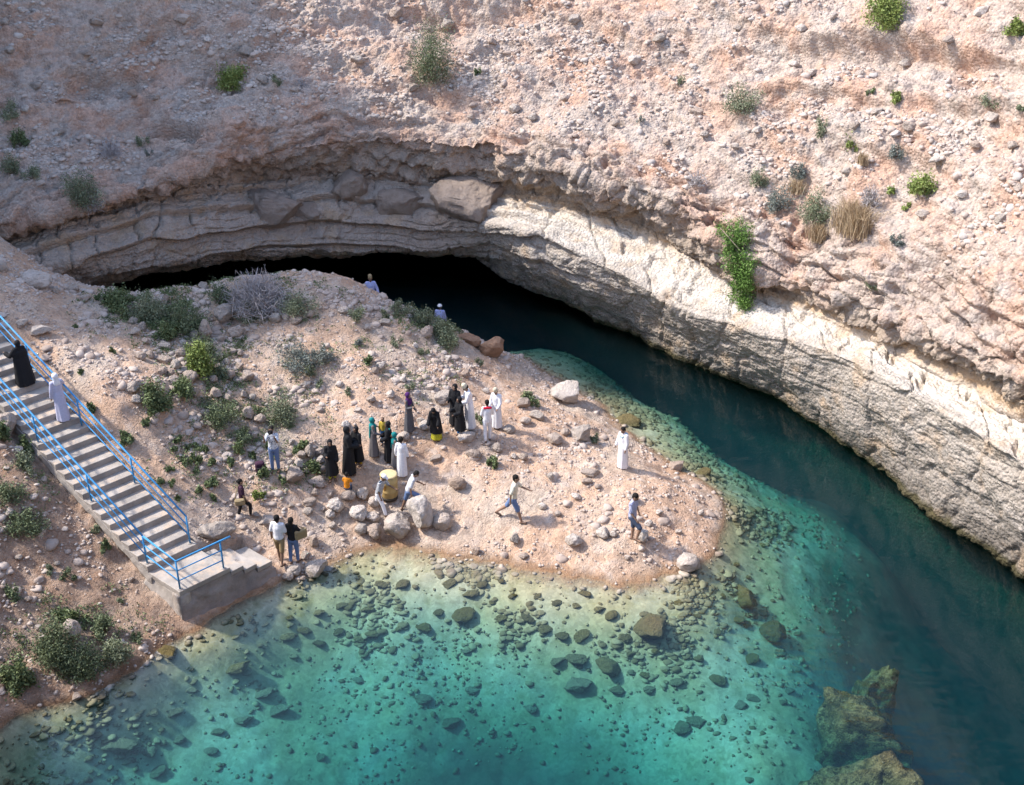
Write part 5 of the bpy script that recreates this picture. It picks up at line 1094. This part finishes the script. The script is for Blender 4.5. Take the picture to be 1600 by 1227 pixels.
        t0 = w + d2 * 0.035 - xx * 0.026; t1 = t0 + (d2 * 0.6 - xx * 0.75) * 0.035; B += [cone(t0, 0.012, t1, 0.011, 6), cone(t1, 0.011, t1 + (d2 * 0.95 - xx * 0.2) * 0.032, 0.009, 6)]
    body = fuse('body', B, M['skin'], root, 0.0155 * max(sc, 0.8), sc, 0.42)
    for s in (1, -1):
        V, Fc = ell((hc + hf * 0.083 * k_h + hr * s * 0.034 + hd * 0.012) * sc, (0.015 * sc, 0.010 * sc, 0.009 * sc), 6, 4, HR); obj('eye', mesh_from('eye', V, Fc), M['eye'], body)
    V, Fc = ell((hc + hf * 0.086 * k_h - hd * 0.062) * sc, (0.024 * sc, 0.010 * sc, 0.008 * sc), 6, 4, HR); obj('mouth', mesh_from('mouth', V, Fc), M['lip'], body)
    vx = 0.019 * max(sc, 0.8); sd = int(pos[0] * 13) % 17
    def sleeves(r0, r1, r2, to=1.0, bell=0):
        out = []
        for s in (1, -1):
            s0, e, w, d2 = A[s]; out.append(cone(s0 - (s * 0.02, 0, -0.005), r0, lerp(s0, e, min(1, to * 2)), r1))
            if to > 0.5: q = lerp(e, w, (to - 0.5) * 2); out += [cone(e, r1, q, r2)]
        return out
    def skirt(z_top_c, rx0, ry0, rx1, ry1, zb, n=9):
        foot = (J[1][2] + J[-1][2]) / 2; foot = np.array([foot[0], foot[1], zb]); rings = []
        span = abs(J[1][2][1] - J[-1][2][1]) / 2
        for i in range(n + 1):
            t = i / n; c = lerp(foot, z_top_c, t); rings.append((c, rx1 * (1 - t) + rx0 * t, (ry1 + span * 0.9) * (1 - t) + ry0 * t, (1 - t)))
        return loft(rings, 28, 0.10, sd)
    g = wide
    if top in ('robe', 'abaya'):
        big = 1.0 if top == 'robe' else 1.14
        P = [cone(waist, (0.165 * g * big, 0.13 * big), chest, (0.175 * g * big, 0.13 * big)), cone(chest, (0.175 * g * big, 0.13 * big), sh - up * 0.015, (0.17 * g, 0.085)), skirt(waist, 0.175 * g * big, 0.135 * big, 0.215 * g * big, 0.17 * big, hem)]
        P += sleeves(0.078 * big, 0.066 * big, 0.060 * big + (0.02 if top == 'abaya' else 0), 0.96)
        fuse('robe' if top == 'robe' else 'abaya', P, cloth(top2 or ('white' if top == 'robe' else 'black')), root, vx, sc, 0.5)
        if top == 'robe': fuse('collar', [cone(sh + up * 0.005, 0.066, sh + up * 0.04, 0.060)], cloth(top2 or 'white'), root, vx * 0.8, sc, 0.6)
    elif top == 'dress':
        P = [cone(waist, (0.15, 0.115), chest, (0.16, 0.12)), cone(chest, (0.16, 0.12), sh - up * 0.02, (0.155, 0.08)), skirt(waist, 0.155, 0.12, 0.225, 0.185, hem)] + sleeves(0.068, 0.056, 0.05, 0.96)
        fuse('dress', P, cloth(top2), root, vx, sc, 0.5)
    else:
        P = [cone(hip + up * 0.02, (0.17, 0.125), waist, (0.155, 0.115)), cone(waist, (0.155, 0.115), chest, (0.168, 0.122)), cone(chest, (0.168, 0.122), sh - up * 0.015, (0.165, 0.085))]
        P += sleeves(0.074, 0.064, 0.045, 0.42 if top == 'tee' else 0.95)
        fuse('shirt', P, cloth(top2), root, vx, sc, 0.5)
    if bottom:
        kind, colr = bottom; P = [cone(hip + (0, 0, -0.06), (0.155, 0.12), hip + up * 0.05, (0.15, 0.115))]
        for s in (1, -1):
            h, k, a = J[s]
            if kind == 'shorts': P.append(cone(h, 0.095, lerp(h, k, 0.95), 0.080))
            else: P += [cone(h, 0.095, k, 0.072), cone(k, 0.072, lerp(k, a, 0.92), 0.058)]
        if kind == 'skirt': P = [skirt(hip, 0.17, 0.13, 0.24, 0.20, 0.06)]
        fuse({'shorts': 'shorts', 'skirt': 'skirt'}.get(kind, 'trousers'), P, cloth(colr), root, vx, sc, 0.5)
    if shoes:
        for s in (1, -1):
            a = J[s][2]; sw_, kn = legs[0 if s == 1 else 1]; ft = R((sw_ - kn) * 0.6) if not seated else 0; fd = np.array([s * 0.12, math.cos(ft), math.sin(ft)])
            V, Fc = cone((a + (0, 0, -0.062) - fd * 0.05), (0.046, 0.014), (a + (0, 0, -0.068) + fd * 0.16), (0.050, 0.012)); obj('sandal', mesh_from('sandal', V * sc, Fc), cloth('sandal'), root)
    if head == 'hair':
        fuse('hair', [ell(hc + hd * 0.038 - hf * 0.022, np.array([0.088, 0.100, 0.098]) * k_h, 14, 10, HR), ell(hc - hf * 0.05 - hd * 0.02, np.array([0.074, 0.06, 0.075]) * k_h, 12, 8, HR)], cloth('hair'), root, vx * 0.7, sc, 0.5)
    elif head == 'bun':
        fuse('hair', [ell(hc + hd * 0.038 - hf * 0.022, (0.090, 0.102, 0.100), 14, 10, HR), ell(hc - hf * 0.115 + hd * 0.03, (0.045, 0.045, 0.045), 10, 8, HR), ell(hc - hf * 0.05 - hd * 0.02, (0.078, 0.06, 0.085), 12, 8, HR)], cloth('hair'), root, vx * 0.7, sc, 0.5)
    elif head == 'long':
        fuse('hair', [ell(hc + hd * 0.038 - hf * 0.022, (0.094, 0.104, 0.102), 14, 10, HR), cone(hc - hf * 0.06, (0.085, 0.05), sh - fw * 0.10 - up * 0.12, (0.06, 0.035))], cloth('hair'), root, vx * 0.7, sc, 0.5)
    elif head == 'scarf':
        P = [ell(hc + hd * 0.026 - hf * 0.03, np.array([0.104, 0.112, 0.120]) * k_h, 14, 10, HR), cone(hc - hd * 0.07 - hf * 0.02, (0.088, 0.085), sh - up * 0.02, (0.13, 0.105)), cone(sh + up * 0.0, (0.15, 0.105), sh - up * 0.13 + fw * 0.01, (0.175, 0.135))]
        if scarf == 'long': P += [cone(sh - fw * 0.10, (0.12, 0.04), hip - fw * 0.14 - up * 0.06, (0.10, 0.03)), cone(sh + fw * 0.11 + (0.04, 0, 0), (0.06, 0.03), waist + fw * 0.13 + (0.05, 0, -0.1), (0.05, 0.025))]
        fuse('headscarf', P, cloth(head_col or 'black'), root, vx * 0.8, sc, 0.5)
    elif head in ('kumma', 'turban', 'cap'):
        fuse('hair', [ell(hc + hd * 0.02 - hf * 0.03, (0.086, 0.092, 0.085), 14, 10, HR)], cloth('hair'), root, vx * 0.7, sc, 0.5)
        if head == 'kumma': P = [cone(hc + hd * 0.06 - hf * 0.008, (0.092, 0.102), hc + hd * 0.115 - hf * 0.008, (0.088, 0.096), 14)]
        elif head == 'turban': P = [ell(hc + hd * 0.062 - hf * 0.012, (0.108, 0.120, 0.055), 16, 8, HR), ell(hc + hd * 0.095 - hf * 0.012, (0.088, 0.096, 0.045), 14, 8, HR)]
        else: P = [ell(hc + hd * 0.062 - hf * 0.01, (0.096, 0.106, 0.075), 16, 8, HR), cone(hc + hd * 0.055 + hf * 0.08, (0.075, 0.012), hc + hd * 0.045 + hf * 0.15, (0.06, 0.010))]
        fuse({'kumma': 'cap', 'turban': 'turban', 'cap': 'cap'}[head], P, cloth(head_col or ('kumma' if head == 'kumma' else 'white')), root, vx * 0.7, sc, 0.5)
    elif head == 'ghutra':
        P = [ell(hc + hd * 0.03 - hf * 0.025, (0.104, 0.112, 0.115), 14, 10, HR), cone(hc - hf * 0.05 - hd * 0.03, (0.10, 0.07), sh - fw * 0.08 - up * 0.06, (0.12, 0.05))]
        fuse('headcloth', P, cloth('white'), root, vx * 0.8, sc, 0.5)
    if scarf and scarf != 'long':
        fuse('shoulder_scarf', [cone(sh + (-0.13, -0.02, 0.0), 0.05, sh + (-0.03, 0.11, -0.10), 0.035), cone(sh + (0.13, -0.02, 0.0), 0.05, sh + (0.03, 0.11, -0.10), 0.035), cone(sh + (-0.12, -0.05, 0.02), 0.05, sh + (0.12, -0.05, 0.02), 0.05)], cloth(scarf), root, vx * 0.8, sc, 0.5)
    P0 = Matrix.Translation(Vector(pos)) @ Matrix.Rotation(-R(face), 4, 'Z')
    root_info = {k: P0 @ Vector(v * sc) for k, v in dict(rh=A[1][2] + A[1][3] * 0.07, lh=A[-1][2] + A[-1][3] * 0.07, hip=hip, sh=sh, hc=hc, fwd=hc + hf * 0.12).items()}
    return root, root_info
def hgt(p, px_h):
    dep = math.atan2(CAMH - p[2] - 0.8, p[1]); return px_h * depth_of(np.asarray(p)) / FPX / math.cos(dep) * 1.02
def on_ground(px, py): return ground_hit(px, py)
def on_stairs(px, py):
    best = None
    for k in range(NSTEP):
        p = at_z(px, py, SZ0 + k * RISE); u, w = stair_uv(p[0], p[1]); d = max(0, k + 0.15 - u, u - k - 0.85)
        if best is None or d < best[0]: best = (d, k, w)
    p = SP(best[1] + 0.45, min(max(best[2], 0.3), SW - 0.3), SZ0 + best[1] * RISE); return p
def behind_crest(px, py_head, h):
    ys = np.arange(40, 52, 0.05); p = at_Y(np.full(len(ys), px), np.full(len(ys), py_head), ys); f_ = p[:, 2] - h - gz(p[:, 0], p[:, 1])
    k = [i for i in range(1, len(ys)) if f_[i - 1] < 0 <= f_[i]]; k = k[0] if k else int(np.argmin(np.abs(f_)))
    return np.array([p[k, 0], p[k, 1], gz(p[k, 0], p[k, 1])])
def put(px, py, hp, *a, where=on_ground, **k):
    p = where(px, py); return person(k.pop('label'), p, hgt(p, hp), *a, **k)
STAND = ((2, 2), (-2, 3))
put(46, 603, 66, 315, 'abaya', None, 'scarf', where=on_stairs, label='person in a wide black cloak climbing the stairs ahead of the white-robed one', legs=((14, 10), (-8, 6)), arms=((10, 14, 30), (20, 34, 80)), wide=1.35)
put(101, 657, 70, 318, 'robe', None, 'ghutra', where=on_stairs, label='person in a long white robe and headcloth climbing the stairs, hand on the rail', legs=((8, 6), (-6, 4)), arms=((45, 22, 15), (0, 10, 12)), top2='shaded_white')  # white robe, the bluish tint of shade put into its cloth colour
r, i_ = put(431, 736, 67, 182, 'tee', ('trousers', 'denim'), 'hair', label='person in printed shirt and jeans raising a camera, on the gravel above the boulders', legs=STAND, arms=((62, 10, 92), (62, 10, 92)), top2='print')
cam_p = i_['fwd']
r, i4 = put(382, 808, 58, 72, 'tee', ('trousers', 'black'), 'bun', label='person with hair bun, purple top and shoulder bag stepping up by the path', legs=((38, 42), (-12, 4)), arms=((6, 8, 20), (-10, 16, 25)), top2='plum')
r, i5 = put(440, 879, 71, 12, 'tee', ('shorts', 'khaki'), 'hair', label='person in white tee and khaki shorts seen from behind near the landing', legs=((-12, 2), (12, 8)), arms=((6, 10, 30), (0, 14, 15)), top2='white')
r, i6 = put(461, 878, 66, 18, 'shirt', ('trousers', 'denim'), 'long', label='person in black top and jeans with a tan bag, beside the white tee', legs=((6, 6), (-6, 2)), arms=((20, 18, 50), (10, 10, 30)), top2='black')
put(520, 750, 60, 172, 'abaya', ('trousers', 'lime'), 'scarf', label='person in black cloak over lime trousers, standing left of the black-clad pair', legs=STAND, arms=((10, 8, 95), (5, 8, 20)), hem=0.26)
put(547, 740, 70, 80, 'abaya', None, 'scarf', label='tallest person in black, front one of the pair above the seated child', legs=STAND, arms=((12, 6, 70), (12, 6, 70)))
put(560, 727, 58, 215, 'abaya', ('trousers', 'mustard'), 'scarf', label='person in black over mustard trousers, rear one of the black-clad pair', legs=STAND, arms=((14, 6, 85), (14, 6, 85)), hem=0.24)
put(585, 712, 57, 80, 'dress', None, 'scarf', label='person in grey dress with a long teal headscarf, hand on hip', legs=STAND, arms=((10, 10, 60), (-10, 40, 80)), top2='grey', head_col='teal', scarf='long')
put(600, 694, 40, 190, 'shirt', ('trousers', 'blue'), 'long', label='child in yellow top and blue trousers behind the teal scarves', legs=STAND, top2='yellow', child=True)
put(609, 720, 59, 268, 'abaya', None, 'scarf', label='person in black with a teal band behind the grey-dressed child', legs=STAND, scarf='teal', arms=((10, 8, 50), (10, 8, 50)))
put(618, 729, 50, 250, 'dress', None, 'scarf', label='child in grey dress with teal scarf facing the black-clad adult', legs=STAND, top2='grey', head_col='teal', scarf='long', child=True)
put(629, 743, 57, 12, 'robe', None, 'hair', label='bare-headed child in a white robe seen from behind, by the yellow bin', legs=STAND, arms=((0, 12, 10), (0, 12, 10)), child=True)
pc = ground_hit(543, 778); pc = np.array([pc[0], pc[1] + 0.05, pc[2] + 0.30])
person('small child in an orange shirt sitting on a boulder, seen from behind', pc, 1.08, 8, 'tee', ('trousers', 'dark_denim'), 'hair', ((78, 80), (78, 80)), ((30, 12, 40), (30, 12, 40)), 6, 15, top2='orange', child=True, seated=True)
put(594, 803, 64, 110, 'tee', ('trousers', 'white'), 'cap', label='person in striped shirt, white trousers and white cap walking past the bin', legs=((24, 10), (-22, 10)), arms=((-6, 10, 20), (30, 12, 40)), lean=16, nod=10, top2='stripes')
put(640, 799, 64, 84, 'tee', ('shorts', 'denim'), 'hair', label='person in pale grey tee and denim shorts striding uphill behind the pointed boulder', legs=((62, 62), (-16, 4)), arms=((-22, 10, 25), (20, 12, 40)), lean=20, nod=22, top2='pale_grey')
put(640, 674, 58, 120, 'dress', None, 'scarf', label='person in grey dress and purple headscarf, highest on the left of the group', legs=STAND, arms=((12, 8, 100), (6, 8, 30)), top2='charcoal', head_col='purple')
put(682, 687, 54, 196, 'abaya', ('skirt', 'floral'), 'scarf', label='person in black cloak over a yellow skirt, bending forward', legs=STAND, arms=((16, 8, 20), (10, 8, 20)), lean=18, nod=25, hem=0.36, wide=1.15)
put(712, 664, 61, 205, 'abaya', None, 'scarf', label='taller person in black left of the white-robed men', legs=STAND, arms=((12, 6, 80), (8, 8, 40)))
put(719, 681, 58, 236, 'abaya', ('trousers', 'blue'), 'scarf', label='shorter person in black over blue trousers, in front of the taller one', legs=STAND, arms=((16, 6, 80), (16, 6, 70)), hem=0.30)
put(734, 669, 67, 258, 'robe', None, 'kumma', label='person in white robe and patterned cap, head bowed, left of the two robed men', legs=STAND, arms=((20, 6, 60), (20, 6, 60)), nod=28, lean=4)
put(776, 668, 60, 205, 'robe', None, 'kumma', label='person in white robe and patterned cap behind the child in white', legs=STAND, arms=((10, 8, 60), (20, 8, 40)), nod=22)
put(762, 689, 61, 350, 'shirt', ('trousers', 'white'), 'hair', label='child in white tunic and trousers with a red collar, seen from behind', legs=((6, 4), (-6, 2)), arms=((14, 8, 60), (10, 8, 40)), top2='white', scarf='red', child=False, nod=20)
put(802, 814, 71, 98, 'tee', ('shorts', 'denim'), 'hair', label='person in cream tee and denim shorts striding across the middle of the spit', legs=((22, 6), (-30, 22)), arms=((-22, 10, 20), (34, 12, 35)), lean=6, top2='logo_tee')
put(972, 731, 62, 232, 'robe', None, 'hair', label='person in white robe with a blue-grey scarf, alone at the far shore', legs=STAND, arms=((6, 12, 20), (4, 10, 15)), scarf='shawl', nod=18)
put(986, 845, 72, 120, 'tee', ('shorts', 'dark_denim'), 'hair', label='person in checked shirt and dark shorts resting a foot on a boulder', legs=((48, 62), (0, 2)), arms=((10, 8, 30), (4, 12, 15)), nod=25, top2='check')
for px_, ph_, fc, hd_, hc_, lab in ((578, 431, 170, 'kumma', 'tan', 'person in pale blue half hidden behind the top of the mound'), (687, 477, 8, 'turban', 'white', 'person in pale blue with a white cap, half hidden by the green strip')):
    q = behind_crest(px_, ph_, 1.66); person(lab, q, 1.68, fc, 'robe', None, hd_, STAND, ((10, 30 if px_ < 600 else 8, 20), (8, 20 if px_ < 600 else 8, 15)), top2='pale_blue', head_col=hc_)
# ---- things carried and the bin
def box_part(name, size, mat, parent, loc=(0, 0, 0), bevel=0.02):
    bm = bmesh.new(); bmesh.ops.create_cube(bm, size=1.0); bmesh.ops.scale(bm, verts=bm.verts, vec=size); bmesh.ops.bevel(bm, geom=list(bm.edges), offset=bevel, segments=3, profile=0.6, affect='EDGES')
    bmesh.ops.translate(bm, verts=bm.verts, vec=loc); me = bpy.data.meshes.new(name); bm.to_mesh(me); bm.free(); me.polygons.foreach_set('use_smooth', np.ones(len(me.polygons), bool)); return obj(name, me, mat, parent)
def bag(label, pos, rz, col, w, h, strap_to):
    r = empty('shoulder_bag', pos, rz); tag(r, label, 'bag')
    box_part('pouch', (w, 0.13, h), cloth(col), r, (0, 0, 0), 0.06); box_part('flap', (w * 0.98, 0.14, h * 0.5), cloth(col), r, (0, 0, h * 0.24), 0.055)
    s = Matrix.Rotation(-rz, 3, 'Z') @ (Vector(strap_to) - Vector(pos))
    obj('strap', mesh_from('strap', *tube([(-w * 0.45, 0, h * 0.4), np.array(s) * 0.6 + (-0.08, 0, 0.05), np.array(s) + (0, 0, 0.06), np.array(s) * 0.6 + (0.08, 0, 0.05), (w * 0.45, 0, h * 0.4)], 0.016, 5)), cloth(col), r)
p = i4['hip']; bag('khaki shoulder bag at the hip of the person in purple', (p[0] - 0.02, p[1] - 0.24, p[2] - 0.02), 0.1, 'tan', 0.32, 0.22, (i4['sh'][0] - 0.05, i4['sh'][1] - 0.05, i4['sh'][2]))
p = i6['hip']; bag('large tan bag on the right arm of the person in jeans', (p[0] + 0.26, p[1] + 0.02, p[2] + 0.16), 0.6, 'tan', 0.40, 0.34, (i6['sh'][0] + 0.16, i6['sh'][1], i6['sh'][2] - 0.02))
r = empty('photo_camera', (cam_p[0], cam_p[1] - 0.03, cam_p[2])); tag(r, 'black camera held to the face of the person in the printed shirt', 'camera')
box_part('camera_body', (0.14, 0.06, 0.10), cloth('black'), r, (0, 0, 0), 0.012); obj('lens', mesh_from('lens', *tube([(0, -0.02, 0), (0, -0.11, -0.01)], [0.034, 0.038], 12)), cloth('black'), r)
p = ground_hit(407, 737); r = empty('rucksack', tuple(p), 0.3); tag(r, 'dark rucksack on the ground left of the photographer', 'bag')
box_part('pack', (0.30, 0.22, 0.38), cloth('plum'), r, (0, 0, 0.18), 0.08); box_part('front_pocket', (0.22, 0.08, 0.18), cloth('black'), r, (0, -0.13, 0.13), 0.03)
p = ground_hit(609, 776); s = depth_of(p) / FPX; rb = 13.2 * s; hb = 36 * s / 0.84
M['bin'] = mat_paint('mustard_bin_plastic', (0.47, 0.33, 0.13), 0.5); M['bin_dark'] = mat_paint('dark_bin_base', (0.05, 0.04, 0.03), 0.6); M['bin_lid'] = mat_paint('pale_bin_lid', (0.60, 0.47, 0.25), 0.5)
r = empty('litter_bin', tuple(p)); tag(r, 'round mustard-yellow litter bin with a brown mark, among the visitors', 'bin')
obj('base_ring', mesh_from('base_ring', *loft([((0, 0, z), q, q, 0) for z, q in ((-0.05, rb * 0.97), (0.07, rb * 0.99))], 32)), M['bin_dark'], r)
obj('drum', mesh_from('drum', *loft([((0, 0, z), rb * q, rb * q, 0) for z, q in ((0.072, 0.96), (0.09, 0.985), (hb * 0.3, 1.0), (hb * 0.31, 1.015), (hb * 0.33, 1.015), (hb * 0.34, 1.0), (hb * 0.66, 1.0), (hb * 0.67, 1.015), (hb * 0.69, 1.015), (hb * 0.70, 1.0), (hb * 0.93, 1.0))], 32)), M['bin'], r)
obj('lid', mesh_from('lid', *loft([((0, 0, z), rb * q, rb * q, 0) for z, q in ((hb * 0.932, 1.03), (hb * 0.965, 1.04), (hb * 0.985, 1.0), (hb, 0.85), (hb * 1.005, 0.4))], 32)), M['bin_lid'], r)
# brown emblem on the bin: a round blot with a tail, wrapped on the drum
vv, ff = [], []; a0 = math.radians(-118); n = 20
for k in range(n):
    t = 2 * math.pi * k / n; q = 1.0 + 0.18 * math.sin(3 * t); da = 0.24 * math.cos(t) * q; dz = hb * 0.11 * math.sin(t) * q
    vv.append((rb * 1.02 * math.cos(a0 + da), rb * 1.02 * math.sin(a0 + da), hb * 0.55 + dz))
vv.append((rb * 1.024 * math.cos(a0), rb * 1.024 * math.sin(a0), hb * 0.55)); ff = [(k, (k + 1) % n, n) for k in range(n)]
obj('emblem', mesh_from('emblem', np.array(vv), ff, False), mat_paint('brown_emblem', (0.20, 0.10, 0.02)), r)
# ------------------------------------------------------------------ labels that single each rock and herb out: rank by distance from something one can find
def relabel(group, zone, noun, marks):
    mem = [o for o in C.objects if o.get('group') == group and not o.parent and o.get('auto')]
    if not mem: return
    bpy.context.view_layer.update()
    pos = [tuple(float(q) for q in project(np.array(o.matrix_world.translation))) for o in mem]; buckets = {}
    for o, (x, y) in zip(mem, pos):
        nm, mx, my = min(marks, key=lambda m: (m[1] - x) ** 2 + (m[2] - y) ** 2); dx, dy = x - mx, y - my
        d = ('right of' if dx > 0 else 'left of') if abs(dx) > abs(dy) else ('below' if dy > 0 else 'above')
        buckets.setdefault((nm, d), []).append((dx * dx + dy * dy, o))
    words = ['nearest', 'second nearest', 'third nearest', 'fourth nearest', 'fifth nearest', 'sixth nearest', 'seventh nearest', 'eighth nearest', 'ninth nearest', 'tenth nearest']
    for (nm, d), L in buckets.items():
        L.sort(key=lambda q: q[0])
        for k, (_, o) in enumerate(L): o['label'] = '%s %s, %s one %s %s' % (noun, zone, words[min(k, 9)], d, nm)
LM = dict(slope=[('the largest dark shrub', 682, 85), ('the shaded green shrub', 362, 118), ('the lone grey-green shrub', 1155, 152), ('the yellow-green top shrub', 1377, 20), ('the wide straw grass', 1333, 345), ('the dark spreading shrub', 1437, 285), ('the pale olive bush', 1547, 160), ('the upper left corner', 0, 0), ('the left hollow', 160, 138), ('the top centre', 960, 0), ('the grey rim bush', 1085, 280)],
          spit=[('the striding person', 802, 780), ('the yellow bin', 609, 757), ('the bright green bush', 828, 620), ('the dark grey boulder', 908, 677), ('the lone white-robed person', 972, 700), ('the checked-shirt person', 986, 810), ('the red-collared child', 762, 660), ('the purple headscarf', 640, 645), ('the blue-grey bush', 470, 555), ('the green crest strip', 680, 515), ('the white tip boulder', 1075, 879)],
          gully=[('the upright tooth boulder', 323, 518), ('the yellow-green bush', 312, 560), ('the round slope bush', 245, 620), ('the bush above the photographer', 440, 640), ('the large dark boulder', 352, 492), ('the dry tangle', 405, 455), ('the tall green bush', 232, 480), ('the photographer', 431, 700), ('the person in purple', 382, 780), ('the robed climber', 101, 625), ('the blue rail end', 300, 820), ('the pale crest outcrop', 57, 436), ('the person in lime trousers', 520, 720)],
          bank=[('the pinkish boulder', 113, 985), ('the dark wet boulder', 264, 1016), ('the corner bush', 32, 1060), ('the stair landing', 290, 900), ('the left edge scrub', 30, 820)],
          pool=[('the golden-brown rock', 1018, 976), ('the dark weedy boulder', 725, 958), ('the large dark block', 950, 1038), ('the round dark boulder', 1207, 982), ('the surfacing olive rock', 373, 1041), ('the middle great block', 1366, 1098), ('the nearest great block', 1350, 1195), ('the shore boulder', 492, 888), ('the bottom left corner', 0, 1227), ('the bottom middle', 750, 1227), ('the white tip boulder', 1075, 879)])
relabel('rocks on the rubble slope', 'on the rubble slope', 'rock', LM['slope'])
relabel('rocks scattered over the spit', 'on the mound', 'rock', LM['spit'])
relabel('boulders in the shrubby gully', 'in the gully', 'boulder', LM['gully'])
relabel('low green plants on the stair slope', 'on the gravel', 'green herb', LM['gully'])
relabel('boulders heaped at the foot of the gully', 'in the heap', 'boulder', LM['gully'])
relabel('rocks along the left crest', 'on the left crest', 'rock', LM['gully'])
relabel('rocks on the lower path', 'on the path', 'rock', LM['gully'] + LM['spit'][1:2] + [('the shore boulder', 492, 888)])
relabel('rocks on the left bank', 'on the brown bank', 'rock', LM['bank'])
relabel('weedy rocks in the shallows', 'in the shallows', 'olive rock', LM['pool'])
relabel('rocks on the pool bed', 'on the pool bed', 'sunken rock', LM['pool'])
relabel('green hedge along the far crest', 'in the crest strip', 'green bush', [('the capped person', 687, 495), ('the square reddish boulder', 770, 545)])
for o in C.objects:
    if 'auto' in o: del o['auto']
